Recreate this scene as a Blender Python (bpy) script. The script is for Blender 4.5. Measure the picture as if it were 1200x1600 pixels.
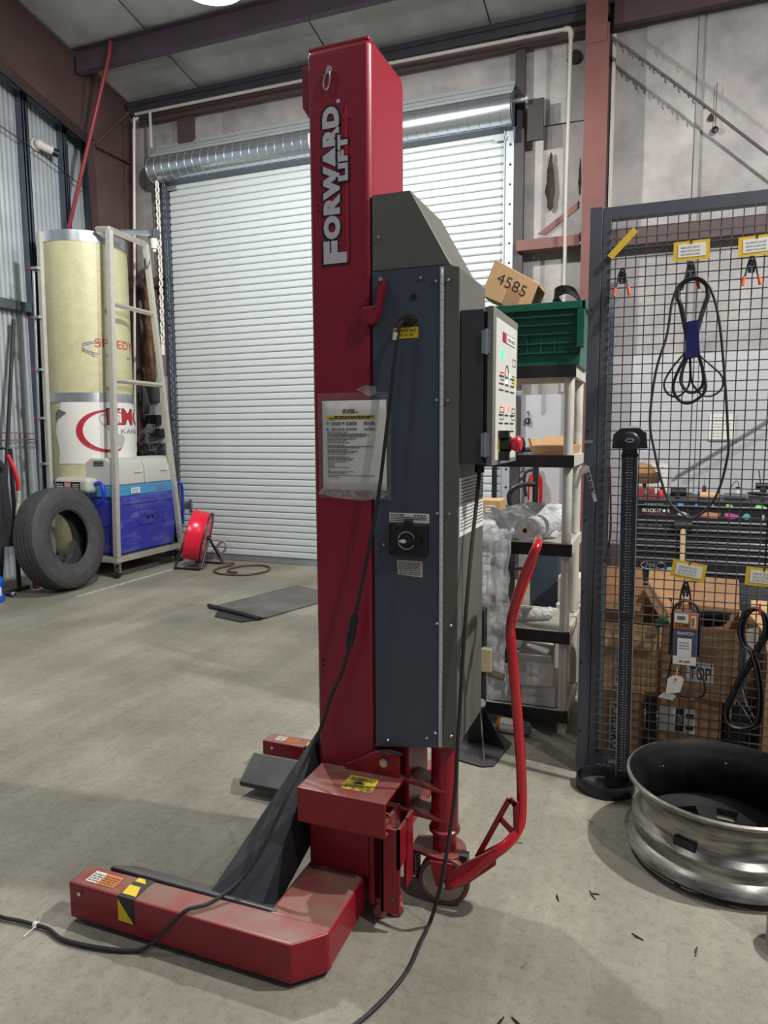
import bpy, bmesh, math, random
from mathutils import Vector, Matrix, noise, Quaternion
random.seed(7)
for o in list(bpy.data.objects): bpy.data.objects.remove(o)
SC = bpy.context.scene
COL = SC.collection
R_ = math.radians
PI = math.pi

# ------------------------------------------------------------------ camera
cd = bpy.data.cameras.new('camera'); cam = bpy.data.objects.new('camera', cd); COL.objects.link(cam)
cd.sensor_fit = 'VERTICAL'; cd.sensor_height = 36.0; cd.lens = 36.0 * 1100 / 1600
cd.clip_start = .05; cd.clip_end = 60
_p, _y, _r = R_(6.47), R_(21.2), R_(-.34)
_F = Vector((-math.sin(_y)*math.cos(_p), math.cos(_y)*math.cos(_p), -math.sin(_p)))
_Rt = Vector((math.cos(_y), math.sin(_y), 0)); _U = _Rt.cross(_F)
_R2 = math.cos(_r)*_Rt + math.sin(_r)*_U; _U2 = -math.sin(_r)*_Rt + math.cos(_r)*_U
_m = Matrix((_R2, _U2, -_F)).transposed().to_4x4(); _m.translation = (0, 0, 1.4)
cam.matrix_world = _m
SC.camera = cam

# ------------------------------------------------------------------ world, exposure
SC.view_settings.view_transform = 'Standard'; SC.view_settings.look = 'None'
SC.view_settings.gamma = 1; SC.view_settings.use_curve_mapping = False
SC.view_settings.exposure = 0.0
W = bpy.data.worlds.new('shop_ambient'); SC.world = W; W.use_nodes = True
W.node_tree.nodes['Background'].inputs[0].default_value = (.80, .87, 1, 1)
W.node_tree.nodes['Background'].inputs[1].default_value = .15
# the shop's lamps, the third one an added fill lamp: (position, watts, radius)
LAMPS = [((1.75, 2.45, 4.0), 590, .045), ((-2.68, 4.0, 4.10), 380, .06), ((-3.2, .2, 5.3), 120, .2), ((2.3, .6, 4.6), 230, .05)]
LAMP_COL = (1, .97, .92)

# ------------------------------------------------------------------ materials
def lin(c):
    c = [x/255 for x in c]
    return tuple((x/12.92 if x <= .04045 else ((x+.055)/1.055)**2.4) for x in c) + (1,)
MATS = {}
def mat(name, col, rough=.5, metal=0, var=.12, scale=5, bump=0, bscale=60, dust=None, dustamt=.7, col2=None, c2=(.45, .62), stretch=None, spec=None, emit=None, coat=0):
    if name in MATS: return MATS[name]
    m = bpy.data.materials.new(name); MATS[name] = m; m.use_nodes = True
    nt = m.node_tree; N = nt.nodes; L = nt.links; b = N['Principled BSDF']
    b.inputs['Roughness'].default_value = rough; b.inputs['Metallic'].default_value = metal
    if spec is not None: b.inputs['Specular IOR Level'].default_value = spec
    if coat: b.inputs['Coat Weight'].default_value = coat; b.inputs['Coat Roughness'].default_value = .12
    tc = N.new('ShaderNodeTexCoord'); vec = tc.outputs['Object']
    if stretch:
        mp = N.new('ShaderNodeMapping'); mp.inputs['Scale'].default_value = stretch; L.new(vec, mp.inputs[0]); vec = mp.outputs[0]
    nz = N.new('ShaderNodeTexNoise'); nz.inputs['Scale'].default_value = scale; nz.inputs['Detail'].default_value = 6; nz.inputs['Roughness'].default_value = .62
    L.new(vec, nz.inputs['Vector'])
    rp = N.new('ShaderNodeValToRGB'); L.new(nz.outputs['Fac'], rp.inputs[0])
    c = lin(col)
    if col2 is None:
        rp.color_ramp.elements[0].position = .25; rp.color_ramp.elements[1].position = .75
        rp.color_ramp.elements[0].color = tuple(x*(1-var) for x in c[:3])+(1,)
        rp.color_ramp.elements[1].color = tuple(min(1, x*(1+var)) for x in c[:3])+(1,)
    else:
        rp.color_ramp.elements[0].position = c2[0]; rp.color_ramp.elements[1].position = c2[1]
        rp.color_ramp.elements[0].color = lin(col2); rp.color_ramp.elements[1].color = c
    out = rp.outputs[0]
    if dust:
        g = N.new('ShaderNodeNewGeometry'); sx = N.new('ShaderNodeSeparateXYZ'); L.new(g.outputs['Normal'], sx.inputs[0])
        mr = N.new('ShaderNodeMapRange'); mr.inputs[1].default_value = .55; mr.inputs[2].default_value = .95; L.new(sx.outputs['Z'], mr.inputs[0])
        n2 = N.new('ShaderNodeTexNoise'); n2.inputs['Scale'].default_value = 9; n2.inputs['Detail'].default_value = 8; L.new(tc.outputs['Object'], n2.inputs['Vector'])
        m2 = N.new('ShaderNodeMapRange'); m2.inputs[1].default_value = .3; m2.inputs[2].default_value = .65; m2.inputs[3].default_value = .25; m2.inputs[4].default_value = dustamt; L.new(n2.outputs['Fac'], m2.inputs[0])
        mu = N.new('ShaderNodeMath'); mu.operation = 'MULTIPLY'; L.new(mr.outputs[0], mu.inputs[0]); L.new(m2.outputs[0], mu.inputs[1])
        mx = N.new('ShaderNodeMix'); mx.data_type = 'RGBA'; L.new(mu.outputs[0], mx.inputs[0]); L.new(out, mx.inputs[6]); mx.inputs[7].default_value = lin(dust); out = mx.outputs[2]
    L.new(out, b.inputs['Base Color'])
    if bump:
        n3 = N.new('ShaderNodeTexNoise'); n3.inputs['Scale'].default_value = bscale; n3.inputs['Detail'].default_value = 5; L.new(vec, n3.inputs['Vector'])
        bp = N.new('ShaderNodeBump'); bp.inputs['Strength'].default_value = bump; bp.inputs['Distance'].default_value = .02; L.new(n3.outputs['Fac'], bp.inputs['Height']); L.new(bp.outputs[0], b.inputs['Normal'])
    if emit:
        b.inputs['Emission Color'].default_value = lin(emit[0]); b.inputs['Emission Strength'].default_value = emit[1]
    return m

def film_mat(name, white=.35, rough=.12, scale=25, bump=.6, col=(225, 232, 236)):
    m = bpy.data.materials.new(name); MATS[name] = m; m.use_nodes = True
    nt = m.node_tree; N = nt.nodes; L = nt.links; b = N['Principled BSDF']
    b.inputs['Base Color'].default_value = lin(col); b.inputs['Roughness'].default_value = rough
    tr = N.new('ShaderNodeBsdfTransparent'); mx = N.new('ShaderNodeMixShader')
    tc = N.new('ShaderNodeTexCoord'); nz = N.new('ShaderNodeTexNoise'); nz.inputs['Scale'].default_value = scale; nz.inputs['Detail'].default_value = 5; L.new(tc.outputs['Object'], nz.inputs['Vector'])
    mr = N.new('ShaderNodeMapRange'); mr.inputs[1].default_value = .35; mr.inputs[2].default_value = .7; mr.inputs[3].default_value = white*.7; mr.inputs[4].default_value = min(1, white*1.6); L.new(nz.outputs['Fac'], mr.inputs[0])
    bp = N.new('ShaderNodeBump'); bp.inputs['Strength'].default_value = bump; bp.inputs['Distance'].default_value = .02; L.new(nz.outputs['Fac'], bp.inputs['Height']); L.new(bp.outputs[0], b.inputs['Normal'])
    L.new(mr.outputs[0], mx.inputs[0]); L.new(tr.outputs[0], mx.inputs[1]); L.new(b.outputs[0], mx.inputs[2]); L.new(mx.outputs[0], N['Material Output'].inputs[0])
    return m

DUSTY = (150, 135, 122)
RED = mat('red_paint', (142, 18, 38), .3, var=.16, scale=3, dust=(132, 108, 96), dustamt=.92)
REDC = mat('red_column_paint', (138, 26, 46), .34, var=.1, scale=2.5)
REDG = mat('glossy_red_paint', (180, 18, 34), .16, var=.1, scale=6, coat=.6)
REEL = mat('reel_red_paint', (232, 30, 62), .25, var=.08)
CHAR = mat('charcoal_cabinet_paint', (98, 99, 93), .42, var=.1, scale=4)
SLATE = mat('slate_door_paint', (68, 76, 90), .36, var=.1, scale=4)
BOXGREY = mat('control_box_paint', (62, 62, 66), .45, var=.1, scale=20)
DOORGREY = mat('control_door_paint', (118, 117, 112), .4, var=.06)
BLACKM = mat('black_steel_paint', (34, 35, 42), .38, var=.25, scale=8, dust=(96, 94, 92), dustamt=.5)
FORK = mat('fork_black_steel', (48, 51, 58), .40, var=.3, scale=7, dust=(112, 110, 108), dustamt=.6)
BLACKP = mat('black_plastic', (26, 26, 29), .45, var=.15)
RUBBER = mat('black_rubber', (36, 36, 38), .6, var=.2, scale=30)
TYRE = mat('tyre_rubber', (66, 66, 68), .72, var=.28, scale=14, bump=.25, bscale=40)
STEEL = mat('galvanised_steel', (190, 196, 202), .32, .85, var=.14, scale=14)
GALV = mat('galvanised_hood', (205, 214, 222), .27, .9, var=.1, scale=8)
DARKGALV = mat('dark_galvanised', (88, 98, 110), .45, .35, var=.18, scale=9)
TUBE = mat('aluminium_tube', (196, 194, 186), .4, .45, var=.12, scale=20)
CHROME = mat('bright_bolt', (215, 218, 222), .22, .95, var=.05)
WHITEP = mat('white_paper', (226, 225, 220), .6, var=.04)
WHITEPL = mat('white_plastic', (214, 211, 204), .5, var=.08, scale=10)
SHELFW = mat('shelf_white_plastic', (206, 203, 194), .55, var=.1, scale=14)
INK = mat('black_ink', (36, 36, 40), .6)
INKG = mat('grey_ink', (108, 108, 112), .6)
YEL = mat('yellow_label', (226, 196, 30), .5, var=.08)
YELC = mat('yellow_card', (216, 178, 50), .6, var=.06)
YELW = mat('worn_yellow_label', (206, 184, 60), .5, col2=(92, 78, 52), c2=(.42, .55), scale=16)
ORANGE = mat('orange_label', (205, 120, 40), .5)
ORTIP = mat('orange_rubber', (222, 92, 52), .45)
DECAL = mat('silver_decal', (200, 198, 208), .4, var=.03)
DECALK = mat('decal_black', (28, 28, 36), .4)
DECALR = mat('decal_red', (176, 24, 50), .35)
CARD = mat('cardboard', (206, 168, 124), .8, var=.1, scale=6)
CARDD = mat('brown_cardboard', (174, 134, 98), .8, var=.12, scale=6)
CARDW = mat('white_carton', (212, 210, 208), .75, var=.05)
GREEN = mat('green_plastic', (10, 84, 66), .42, var=.12)
CONC = None
REDIRON = mat('red_oxide_steel', (116, 74, 70), .55, var=.16, scale=4)
REDIRON2 = mat('dark_red_oxide_steel', (78, 62, 62), .6, var=.2, scale=3)
BROWNI = mat('brown_primer_steel', (86, 66, 64), .6, var=.22, scale=2.5)
PURLIN = mat('purlin_primer_steel', (86, 74, 84), .55, var=.12, scale=3)
DARKI = mat('dark_eave_strut', (58, 56, 62), .6, var=.2)
PANEL = mat('corrugated_sheet', (196, 204, 210), .38, .25, var=.14, scale=3)
VINYL = mat('insulation_vinyl', (176, 172, 171), .5, col2=(134, 131, 131), c2=(.3, .66), scale=2.2, bump=.5, bscale=3.5)
CEILM = mat('ceiling_vinyl', (196, 197, 196), .5, col2=(158, 159, 158), c2=(.3, .62), scale=1.6, bump=.5, bscale=3)
BOARD = mat('painted_board', (188, 189, 194), .55, var=.07, scale=3)
SLAT = mat('white_slat_paint', (200, 208, 210), .36, var=.05, scale=3, coat=.15)
SLATB = mat('slat_gap_dark', (92, 96, 102), .6)
TANK = mat('fiberglass_tank', (200, 197, 160), .45, col2=(182, 179, 140), c2=(.3, .7), scale=9, bump=.15, bscale=50)
BLUEB = mat('blue_bin_plastic', (52, 58, 160), .45, col2=(104, 110, 176), c2=(.3, .5), scale=4, stretch=(1, 1, 3))
LBLUE = mat('light_blue_plastic', (70, 146, 196), .42, var=.08)
GREYPL = mat('grey_plastic_hood', (190, 192, 186), .48, var=.06)
BLUET = mat('blue_tube', (28, 52, 190), .35)
BLUEJ = mat('blue_jug_plastic', (24, 100, 214), .38)
MATR = mat('worn_rubber_mat', (108, 106, 104), .8, col2=(82, 80, 80), c2=(.35, .65), scale=3)
HOSE = mat('brown_hose', (92, 66, 52), .5)
CLOTH = mat('dark_fleece', (44, 45, 52), .95, var=.3, scale=40, bump=.6, bscale=120)
BROWNC = mat('brown_tarp', (116, 84, 60), .7, col2=(76, 54, 40), c2=(.35, .6), scale=9, bump=.5, bscale=14)
RIM = mat('worn_aluminium_rim', (176, 174, 168), .32, .75, col2=(112, 108, 104), c2=(.36, .6), scale=8, stretch=(1, 1, 7))
RIMIN = mat('black_rim_inside', (11, 11, 12), .6, spec=.15, col2=(20, 19, 19), c2=(.4, .6), scale=9)  # near black colour for the inside of the rim
RACKG = mat('rack_grey_paint', (74, 78, 88), .42, var=.08)
WIRE = mat('mesh_wire_steel', (104, 104, 106), .38, .6)
BLUES = mat('blue_sleeve', (44, 44, 112), .35)
RULER = mat('black_ruler', (38, 40, 50), .3, var=.2, scale=12)
TOOLB = mat('black_toolbox', (30, 31, 35), .38, var=.2)
WOOD = mat('wooden_handle', (196, 176, 140), .6, var=.14, scale=8)
HAT = mat('brown_felt', (92, 66, 44), .8)
FILM = film_mat('clear_plastic_film', .70, .34, 14, .55, (238, 242, 245))
BUBBLE = film_mat('bubble_wrap', .75, .25, 60, .9, (236, 239, 240))
LAMPG = mat('lamp_diffuser', (255, 255, 255), .4, emit=((235, 242, 255), 8))

# ------------------------------------------------------------------ mesh builder
def catmull(pts, k=6, closed=False):
    P = [Vector(p) for p in pts]; n = len(P); out = []
    for i in range(n if closed else n-1):
        if closed: a, b, c, d = P[(i-1) % n], P[i], P[(i+1) % n], P[(i+2) % n]
        else: a, b, c, d = P[max(i-1, 0)], P[i], P[i+1], P[min(i+2, n-1)]
        for j in range(k):
            t = j/k
            out.append(.5*((2*b)+(c-a)*t+(2*a-5*b+4*c-d)*t*t+(3*b-a-3*c+d)*t**3))
    if not closed: out.append(P[-1])
    return out
class MB:
    def __init__(s): s.v = []; s.f = []
    def add(s, v, f, M=None):
        n = len(s.v); s.v += [(M @ Vector(p)) if M else Vector(p) for p in v]; s.f += [tuple(i+n for i in q) for q in f]; return s
    def box(s, x0, x1, y0, y1, z0, z1, M=None):
        v = [(x, y, z) for z in (z0, z1) for y in (y0, y1) for x in (x0, x1)]
        return s.add(v, [(0, 2, 3, 1), (4, 5, 7, 6), (0, 1, 5, 4), (2, 6, 7, 3), (0, 4, 6, 2), (1, 3, 7, 5)], M)
    def prism(s, pts, d, M=None):
        P = [Vector(p) for p in pts]; d = Vector(d); n = len(P)
        nrm = Vector((0, 0, 0))
        for i in range(n): nrm += P[i].cross(P[(i+1) % n])
        if nrm.dot(d) > 0: P.reverse()
        v = P + [p+d for p in P]
        f = [tuple(range(n)), tuple(range(2*n-1, n-1, -1))] + [(i, n+i, n+(i+1) % n, (i+1) % n) for i in range(n)]
        return s.add(v, f, M)
    def tube(s, path, r, ry=None, n=8, closed=False, seed=None, caps=True):
        P = [Vector(p) for p in path]; m = len(P); ry = ry or r
        def tan(i):
            a = P[(i-1) % m] if closed or i > 0 else P[i]; b = P[(i+1) % m] if closed or i < m-1 else P[i]
            return (b-a).normalized() if (b-a).length > 1e-9 else Vector((0, 0, 1))
        t = tan(0)
        nr = Vector(seed) if seed else (Vector((0, 0, 1)) if abs(t.z) < .9 else Vector((1, 0, 0)))
        nr = (nr - t*nr.dot(t)).normalized(); v = []; rr = r if isinstance(r, (list, tuple)) else None
        for i in range(m):
            t = tan(i); nr = (nr - t*nr.dot(t)).normalized(); bn = t.cross(nr)
            a = rr[i] if rr else r; b = rr[i] if rr else ry
            for j in range(n):
                q = 2*PI*j/n; v.append(P[i] + nr*(a*math.cos(q)) + bn*(b*math.sin(q)))
        f = []
        for i in range(m if closed else m-1):
            for j in range(n):
                a = i*n+j; b = i*n+(j+1) % n; i2 = (i+1) % m; f.append((a, b, i2*n+(j+1) % n, i2*n+j))
        if caps and not closed: f += [tuple(range(n-1, -1, -1)), tuple((m-1)*n+j for j in range(n))]
        return s.add(v, f)
    def cyl(s, a, b, r, r2=None, n=16):
        r2 = r if r2 is None else r2
        return s.tube([a, b], [r, r2], n=n)
    def lathe(s, prof, n=32, M=None, a0=0, a1=2*PI):
        full = abs(a1-a0-2*PI) < 1e-6; k = n if full else n+1; v = []; m = len(prof)
        for i in range(k):
            q = a0+(a1-a0)*i/n; v += [(r*math.cos(q), r*math.sin(q), h) for r, h in prof]
        f = []
        for i in range(n):
            i2 = (i+1) % k
            for j in range(m-1): f.append((i*m+j, i2*m+j, i2*m+j+1, i*m+j+1))
        return s.add(v, f, M)
    def sphere(s, c, r, n=12, sc=(1, 1, 1), M=None):
        m = n//2; v = [(0, 0, r*sc[2])]; f = []
        for i in range(1, m):
            a = PI*i/m
            for j in range(n):
                q = 2*PI*j/n; v.append((r*math.sin(a)*math.cos(q)*sc[0], r*math.sin(a)*math.sin(q)*sc[1], r*math.cos(a)*sc[2]))
        v.append((0, 0, -r*sc[2])); e = len(v)-1
        for j in range(n):
            f.append((0, 1+j, 1+(j+1) % n)); f.append((e, 1+(m-2)*n+(j+1) % n, 1+(m-2)*n+j))
            for i in range(m-2): f.append((1+i*n+j, 1+(i+1)*n+j, 1+(i+1)*n+(j+1) % n, 1+i*n+(j+1) % n))
        T = Matrix.Translation(c)
        return s.add(v, f, T @ M if M else T)
    def grid(s, fn, nu, nv):
        v = [fn(i/nu, j/nv) for j in range(nv+1) for i in range(nu+1)]
        f = [(j*(nu+1)+i, j*(nu+1)+i+1, (j+1)*(nu+1)+i+1, (j+1)*(nu+1)+i) for j in range(nv) for i in range(nu)]
        return s.add(v, f)
    def text(s, txt, o, xd, yd, w, h, bold=0., fn=None, thick=0):
        me = text_mesh(txt, bold); vs = [v.co.copy() for v in me.vertices]
        x0 = min(v.x for v in vs); x1 = max(v.x for v in vs); y0 = min(v.y for v in vs); y1 = max(v.y for v in vs)
        o, xd, yd = Vector(o), Vector(xd), Vector(yd); out = []
        for v in vs:
            a = (v.x-x0)/(x1-x0)*w; b = (v.y-y0)/(y1-y0)*h
            out.append(fn(a, b) if fn else o + xd*a + yd*b)
        return s.add(out, [tuple(p.vertices) for p in me.polygons])
    def words(s, o, xd, yd, w, h, frac=1., k=None):
        # a line of print too small to read: word-long dashes
        o, xd, yd = Vector(o), Vector(xd), Vector(yd); x = 0; n = xd.cross(yd)*.0004
        while x < w*frac:
            l = min(random.uniform(1.5, 5)*h, w*frac-x)
            if l > h*.5:
                a = o+xd*x; s.add([a, a+xd*l, a+xd*l+yd*h, a+yd*h], [(0, 1, 2, 3)])
            x += l+h*.7
        return s
TXT = {}
def text_mesh(txt, bold):
    k = (txt, bold)
    if k not in TXT:
        c = bpy.data.curves.new('lettering', 'FONT'); c.body = txt; c.size = 1; c.offset = bold; c.space_character = 1+max(0, bold-.02)*2.2; c.resolution_u = 3; c.fill_mode = 'FRONT'
        o = bpy.data.objects.new('lettering', c); TXT[k] = bpy.data.meshes.new_from_object(o); bpy.data.objects.remove(o)
    return TXT[k]
ORG = {}
def org(p):
    while p.parent: p = p.parent
    return ORG.get(p.name, Vector((0, 0, 0)))
def obj(name, mb, m, parent=None, smooth=False, bevel=0, kind=None, solid=0, label=None, seg=2):
    L = org(parent) if parent else Vector((0, 0, 0))
    me = bpy.data.meshes.new(name); me.from_pydata([v-L for v in mb.v], [], mb.f); me.validate()
    me.materials.append(m)
    if smooth:
        me.shade_smooth(); me.set_sharp_from_angle(angle=R_(smooth if smooth > 1 else 40))
    o = bpy.data.objects.new(name, me); COL.objects.link(o)
    if parent: o.parent = parent
    if solid:
        q = o.modifiers.new('solid', 'SOLIDIFY'); q.thickness = solid; q.offset = 0
    if bevel:
        q = o.modifiers.new('bevel', 'BEVEL'); q.width = bevel; q.segments = seg; q.limit_method = 'ANGLE'; q.angle_limit = R_(35)
        me.shade_smooth(); q.harden_normals = True
    if kind: o['kind'] = kind
    if label: o['label'] = label
    return o
def thing(name, label, cat, loc=(0, 0, 0), group=None):
    o = bpy.data.objects.new(name, None); COL.objects.link(o); o.empty_display_size = .05
    o.location = loc; ORG[o.name] = Vector(loc); o['label'] = label; o['category'] = cat
    if group: o['group'] = group
    return o
def tag(o, label, cat, group=None):
    o['label'] = label; o['category'] = cat
    if group: o['group'] = group
    # move the origin of a single-mesh thing to its own base
    vs = o.data.vertices
    c = Vector((sum(v.co.x for v in vs)/len(vs), sum(v.co.y for v in vs)/len(vs), min(v.co.z for v in vs)))
    for v in vs: v.co -= c
    o.location = c; return o
def struct(name, mb, m, parent=None, **k):
    o = obj(name, mb, m, parent, **k)
    if not parent: o['kind'] = 'structure'
    return o
def setting(name, loc=(0, 0, 0)):
    o = bpy.data.objects.new(name, None); COL.objects.link(o); o.empty_display_size = .05
    o.location = loc; ORG[o.name] = Vector(loc); o['kind'] = 'structure'; return o
def dup(o, delta, label=None):
    r = o.copy(); COL.objects.link(r); r.location = Vector(o.location)+Vector(delta); ORG[r.name] = Vector(r.location)
    if label: r['label'] = label
    for ch in o.children:
        c = ch.copy(); COL.objects.link(c); c.parent = r
        for g in ch.children:
            d = g.copy(); COL.objects.link(d); d.parent = c
    return r
def shared(name, src, loc, parent, rot=None):
    c = src.copy(); COL.objects.link(c); c.name = name; c.parent = parent; c.location = loc
    if rot: c.rotation_euler = rot
    return c
def rotm(c, axis, deg): return Matrix.Translation(c) @ Matrix.Rotation(R_(deg), 4, axis) @ Matrix.Translation(-Vector(c))
B = lambda *a: MB().box(*a)

# ------------------------------------------------------------------ lamps
def lamp(name, loc, watts, rad, label, zc):
    t = thing(name, label, 'lamp', loc)
    x, y, z = loc
    M = Matrix.Translation(loc)
    obj('reflector', MB().lathe([(.06, .22), (.075, .2), (.2, .06), (.205, .05), (.195, .05), (.07, .19)], 28, M), STEEL, t, smooth=True)
    obj('ballast_housing', MB().lathe([(0, .36), (.07, .36), (.075, .34), (.075, .2), (0, .2)], 20, M), DARKGALV, t, smooth=True)
    obj('diffuser', MB().lathe([(0, .10), (.06, .105), (.1, .115), (.1, .12), (0, .12)], 20, M), LAMPG, t, smooth=True)
    obj('hanger_rod', MB().cyl((x, y, z+.35), (x, y, zc), .008, n=8), STEEL, t)
    l = bpy.data.lights.new('bulb', 'POINT'); l.energy = watts; l.shadow_soft_size = rad; l.color = LAMP_COL
    o = bpy.data.objects.new('bulb', l); COL.objects.link(o); o.parent = t; o.location = (0, 0, .03)
CEZ = lambda y: 5.02+.21*(6.7-y)
LN = ['high bay lamp hung beyond the mesh rack on the right', 'high bay lamp hung under the roof beside the cross beam', 'added fill lamp hung over the open floor on the left', 'high bay lamp hung behind the viewpoint']
for (p, w, r), lb in zip(LAMPS, LN): lamp('high_bay_or_fill_lamp', p, w, r, lb, CEZ(p[1]))

# ------------------------------------------------------------------ floor
def floor_mat():
    m = bpy.data.materials.new('worn_concrete'); m.use_nodes = True; nt = m.node_tree; N = nt.nodes; L = nt.links; b = N['Principled BSDF']
    tc = N.new('ShaderNodeTexCoord')
    def nz(sc, det, st=None, rough=.6):
        n = N.new('ShaderNodeTexNoise'); n.inputs['Scale'].default_value = sc; n.inputs['Detail'].default_value = det; n.inputs['Roughness'].default_value = rough
        v = tc.outputs['Object']
        if st:
            mp = N.new('ShaderNodeMapping'); mp.inputs['Scale'].default_value = st; mp.inputs['Rotation'].default_value = (0, 0, R_(4)); L.new(v, mp.inputs[0]); v = mp.outputs[0]
        L.new(v, n.inputs['Vector']); return n
    def ramp(n, a, b_, ca, cb):
        r = N.new('ShaderNodeValToRGB'); r.color_ramp.elements[0].position = a; r.color_ramp.elements[1].position = b_; r.color_ramp.elements[0].color = ca; r.color_ramp.elements[1].color = cb; L.new(n.outputs['Fac'], r.inputs[0]); return r
    def mix(kind, f, a, b_):
        x = N.new('ShaderNodeMix'); x.data_type = 'RGBA'; x.blend_type = kind; x.inputs[0].default_value = f; L.new(a, x.inputs[6]); L.new(b_, x.inputs[7]); return x.outputs[2]
    base = ramp(nz(1.3, 7), .3, .7, lin((128, 125, 112)), lin((172, 168, 154)))
    streak = ramp(nz(1.0, 6, (3.2, .22, 1), .7), .42, .72, (.62, .62, .62, 1), (1.12, 1.12, 1.12, 1))
    speck = ramp(nz(34, 9, None, .8), .30, .52, (.42, .41, .39, 1), (1.05, 1.05, 1.05, 1))
    stain = ramp(nz(.8, 5), .3, .5, (.72, .71, .7, 1), (1, 1, 1, 1))
    scuff = ramp(nz(1.0, 8, (7, .30, 1), .75), .56, .78, (1, 1, 1, 1), (1.34, 1.33, 1.30, 1))
    grit = ramp(nz(260, 3), .35, .65, (.8, .8, .8, 1), (1.1, 1.1, 1.1, 1))
    o = mix('MULTIPLY', .5, base.outputs[0], streak.outputs[0]); o = mix('MULTIPLY', .6, o, speck.outputs[0]); o = mix('MULTIPLY', .8, o, stain.outputs[0]); o = mix('MULTIPLY', .8, o, grit.outputs[0])
    o = mix('MULTIPLY', .9, o, scuff.outputs[0]); L.new(o, b.inputs['Base Color']); b.inputs['Roughness'].default_value = .72
    bp = N.new('ShaderNodeBump'); bp.inputs['Strength'].default_value = .25; bp.inputs['Distance'].default_value = .01; n = nz(90, 6, None, .7); L.new(n.outputs['Fac'], bp.inputs['Height']); L.new(bp.outputs[0], b.inputs['Normal'])
    return m
fl_ = struct('floor', B(-6.4, 4.2, -3.5, 6.75, -.1, 0), floor_mat())
obj('painted_line', B(-4.665, -4.62, 4.6, 6.4, .0004, .0012), film_mat('worn_line_paint', .5, .8, 26, 0, (214, 212, 204)), fl_)
# ------------------------------------------------------------------ back wall
wb = setting('wall_back', (0, 6.7, 0))
def vinyl(x0, x1, z0, z1, name='insulation_strip'):
    nx, nzv = 14, 30
    def fn(u, v):
        x = x0+(x1-x0)*u; z = z0+(z1-z0)*v
        e = min(u, 1-u)*2
        d = .018*min(1, e*5)+.010*noise.noise(Vector((x*2.3, z*1.6, 3)))
        return Vector((x, 6.7-d*.9, z))
    return obj(name, MB().grid(fn, nx, nzv), VINYL, wb, smooth=True)
obj('wall_sheeting', B(-6.4, 4.2, 6.715, 6.76, 0, 5.35), VINYL, wb)
for x0, x1 in ((-6.1, -5.62), (-5.62, -4.4), (-4.4, -3.2), (-3.2, -2.0), (-2.0, -.70), (-.70, .205), (.225, 1.42), (1.44, 2.7)):
    vinyl(x0, x1, 0.0 if x0 < -5.2 or x0 > -1 else 4.1, 5.2)
obj('seam_tape', B(.195, .235, 6.672, 6.684, 2.0, 4.95), mat('seam_tape', (150, 147, 146), .5), wb)
for x0, x1, z0, z1 in ((-5.56, -5.075, 0, 2.04), (-1.262, -.80, .69, 1.735), (-.48, .3, 0, 2.05), (.305, 1.52, 0, 2.05), (1.525, 2.7, 0, 2.05)):
    obj('painted_panel', B(x0, x1, 6.655, 6.675, z0, z1), BOARD, wb, bevel=.003)
# torn insulation (dark openings with ragged vinyl lips)
for cx, cz, h, w in ((-.975, 3.61, .25, .035), (-.79, 4.62, .06, .045), (.31, 3.95, .03, .02), (-.72, 3.62, .16, .012)):
    pts = []
    for k in range(18):
        q = 2*PI*k/18; rr = 1+.25*math.sin(k*2.7)+.12*math.sin(k*5.1)
        pts.append((cx+w*rr*math.cos(q)*(1-.35*math.sin(q)), 6.66, cz+h*math.sin(q)))
    obj('torn_hole', MB().prism(pts, (0, .012, 0)), mat('torn_insulation', (52, 44, 36), .9, var=.5, scale=20), wb)

# girts, steel columns, struts
def girt(x0, x1, z0, z1, label, m=REDIRON2):
    o = MB().box(x0, x1, 6.5, 6.506, z0, z1).box(x0, x1, 6.506, 6.64, z1-.006, z1).box(x0, x1, 6.506, 6.64, z0, z0+.006).box(x0, x1, 6.5, 6.506, z1, z1+.0)
    tag(obj('wall_girt', o, m), label, 'girt')
girt(-5.42, -5.10, 3.0, 3.10, 'short dark red wall girt left of the roll-up door')
girt(-1.24, -.70, 3.0, 3.09, 'short dark red wall girt between roll-up door and red column', REDIRON)
girt(-.45, 2.7, 2.96, 3.10, 'long brown wall girt seen above the mesh rack')
tag(obj('diagonal_brace', MB().prism([(-1.05, 6.47, 3.12), (-.70, 6.47, 3.36), (-.70, 6.47, 3.30), (-.98, 6.47, 3.11)], (0, .02, 0)), REDIRON, bevel=.002), 'thin red diagonal brace above the girt by the red column', 'brace')
c = thing('steel_column', 'tall red oxide steel column right of the roll-up door', 'column', (-.575, 6.5, 0))
obj('front_flange', B(-.668, -.482, 6.38, 6.394, 0, 4.70), REDIRON, c); obj('web', B(-.580, -.570, 6.394, 6.65, 0, 5.05), REDIRON2, c)
obj('rear_flange', B(-.668, -.482, 6.64, 6.652, 0, 5.05), REDIRON2, c); obj('upper_flange', B(-.672, -.50, 6.372, 6.388, 4.56, 4.98), REDIRON, c)
tag(obj('white_corner_trim', B(-.475, -.445, 6.62, 6.67, 2.05, 4.72), WHITEPL), 'narrow white trim strip along right side of red column', 'trim')
tag(obj('eave_strut', MB().box(-5.52, 2.7, 6.58, 6.66, 4.86, 4.95).box(-5.52, 2.7, 6.56, 6.58, 4.93, 4.975), DARKI), 'long dark eave strut under the ceiling along the back wall', 'beam')
tag(obj('wall_header', B(-5.36, -.69, 6.55, 6.575, 4.725, 4.80), REDIRON2), 'brown steel header running above the roll-up door', 'beam')
tag(obj('wall_header', B(-.46, 2.7, 6.50, 6.56, 4.73, 4.93), REDIRON2), 'deep brown steel header right of the tall red column', 'beam')
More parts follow.
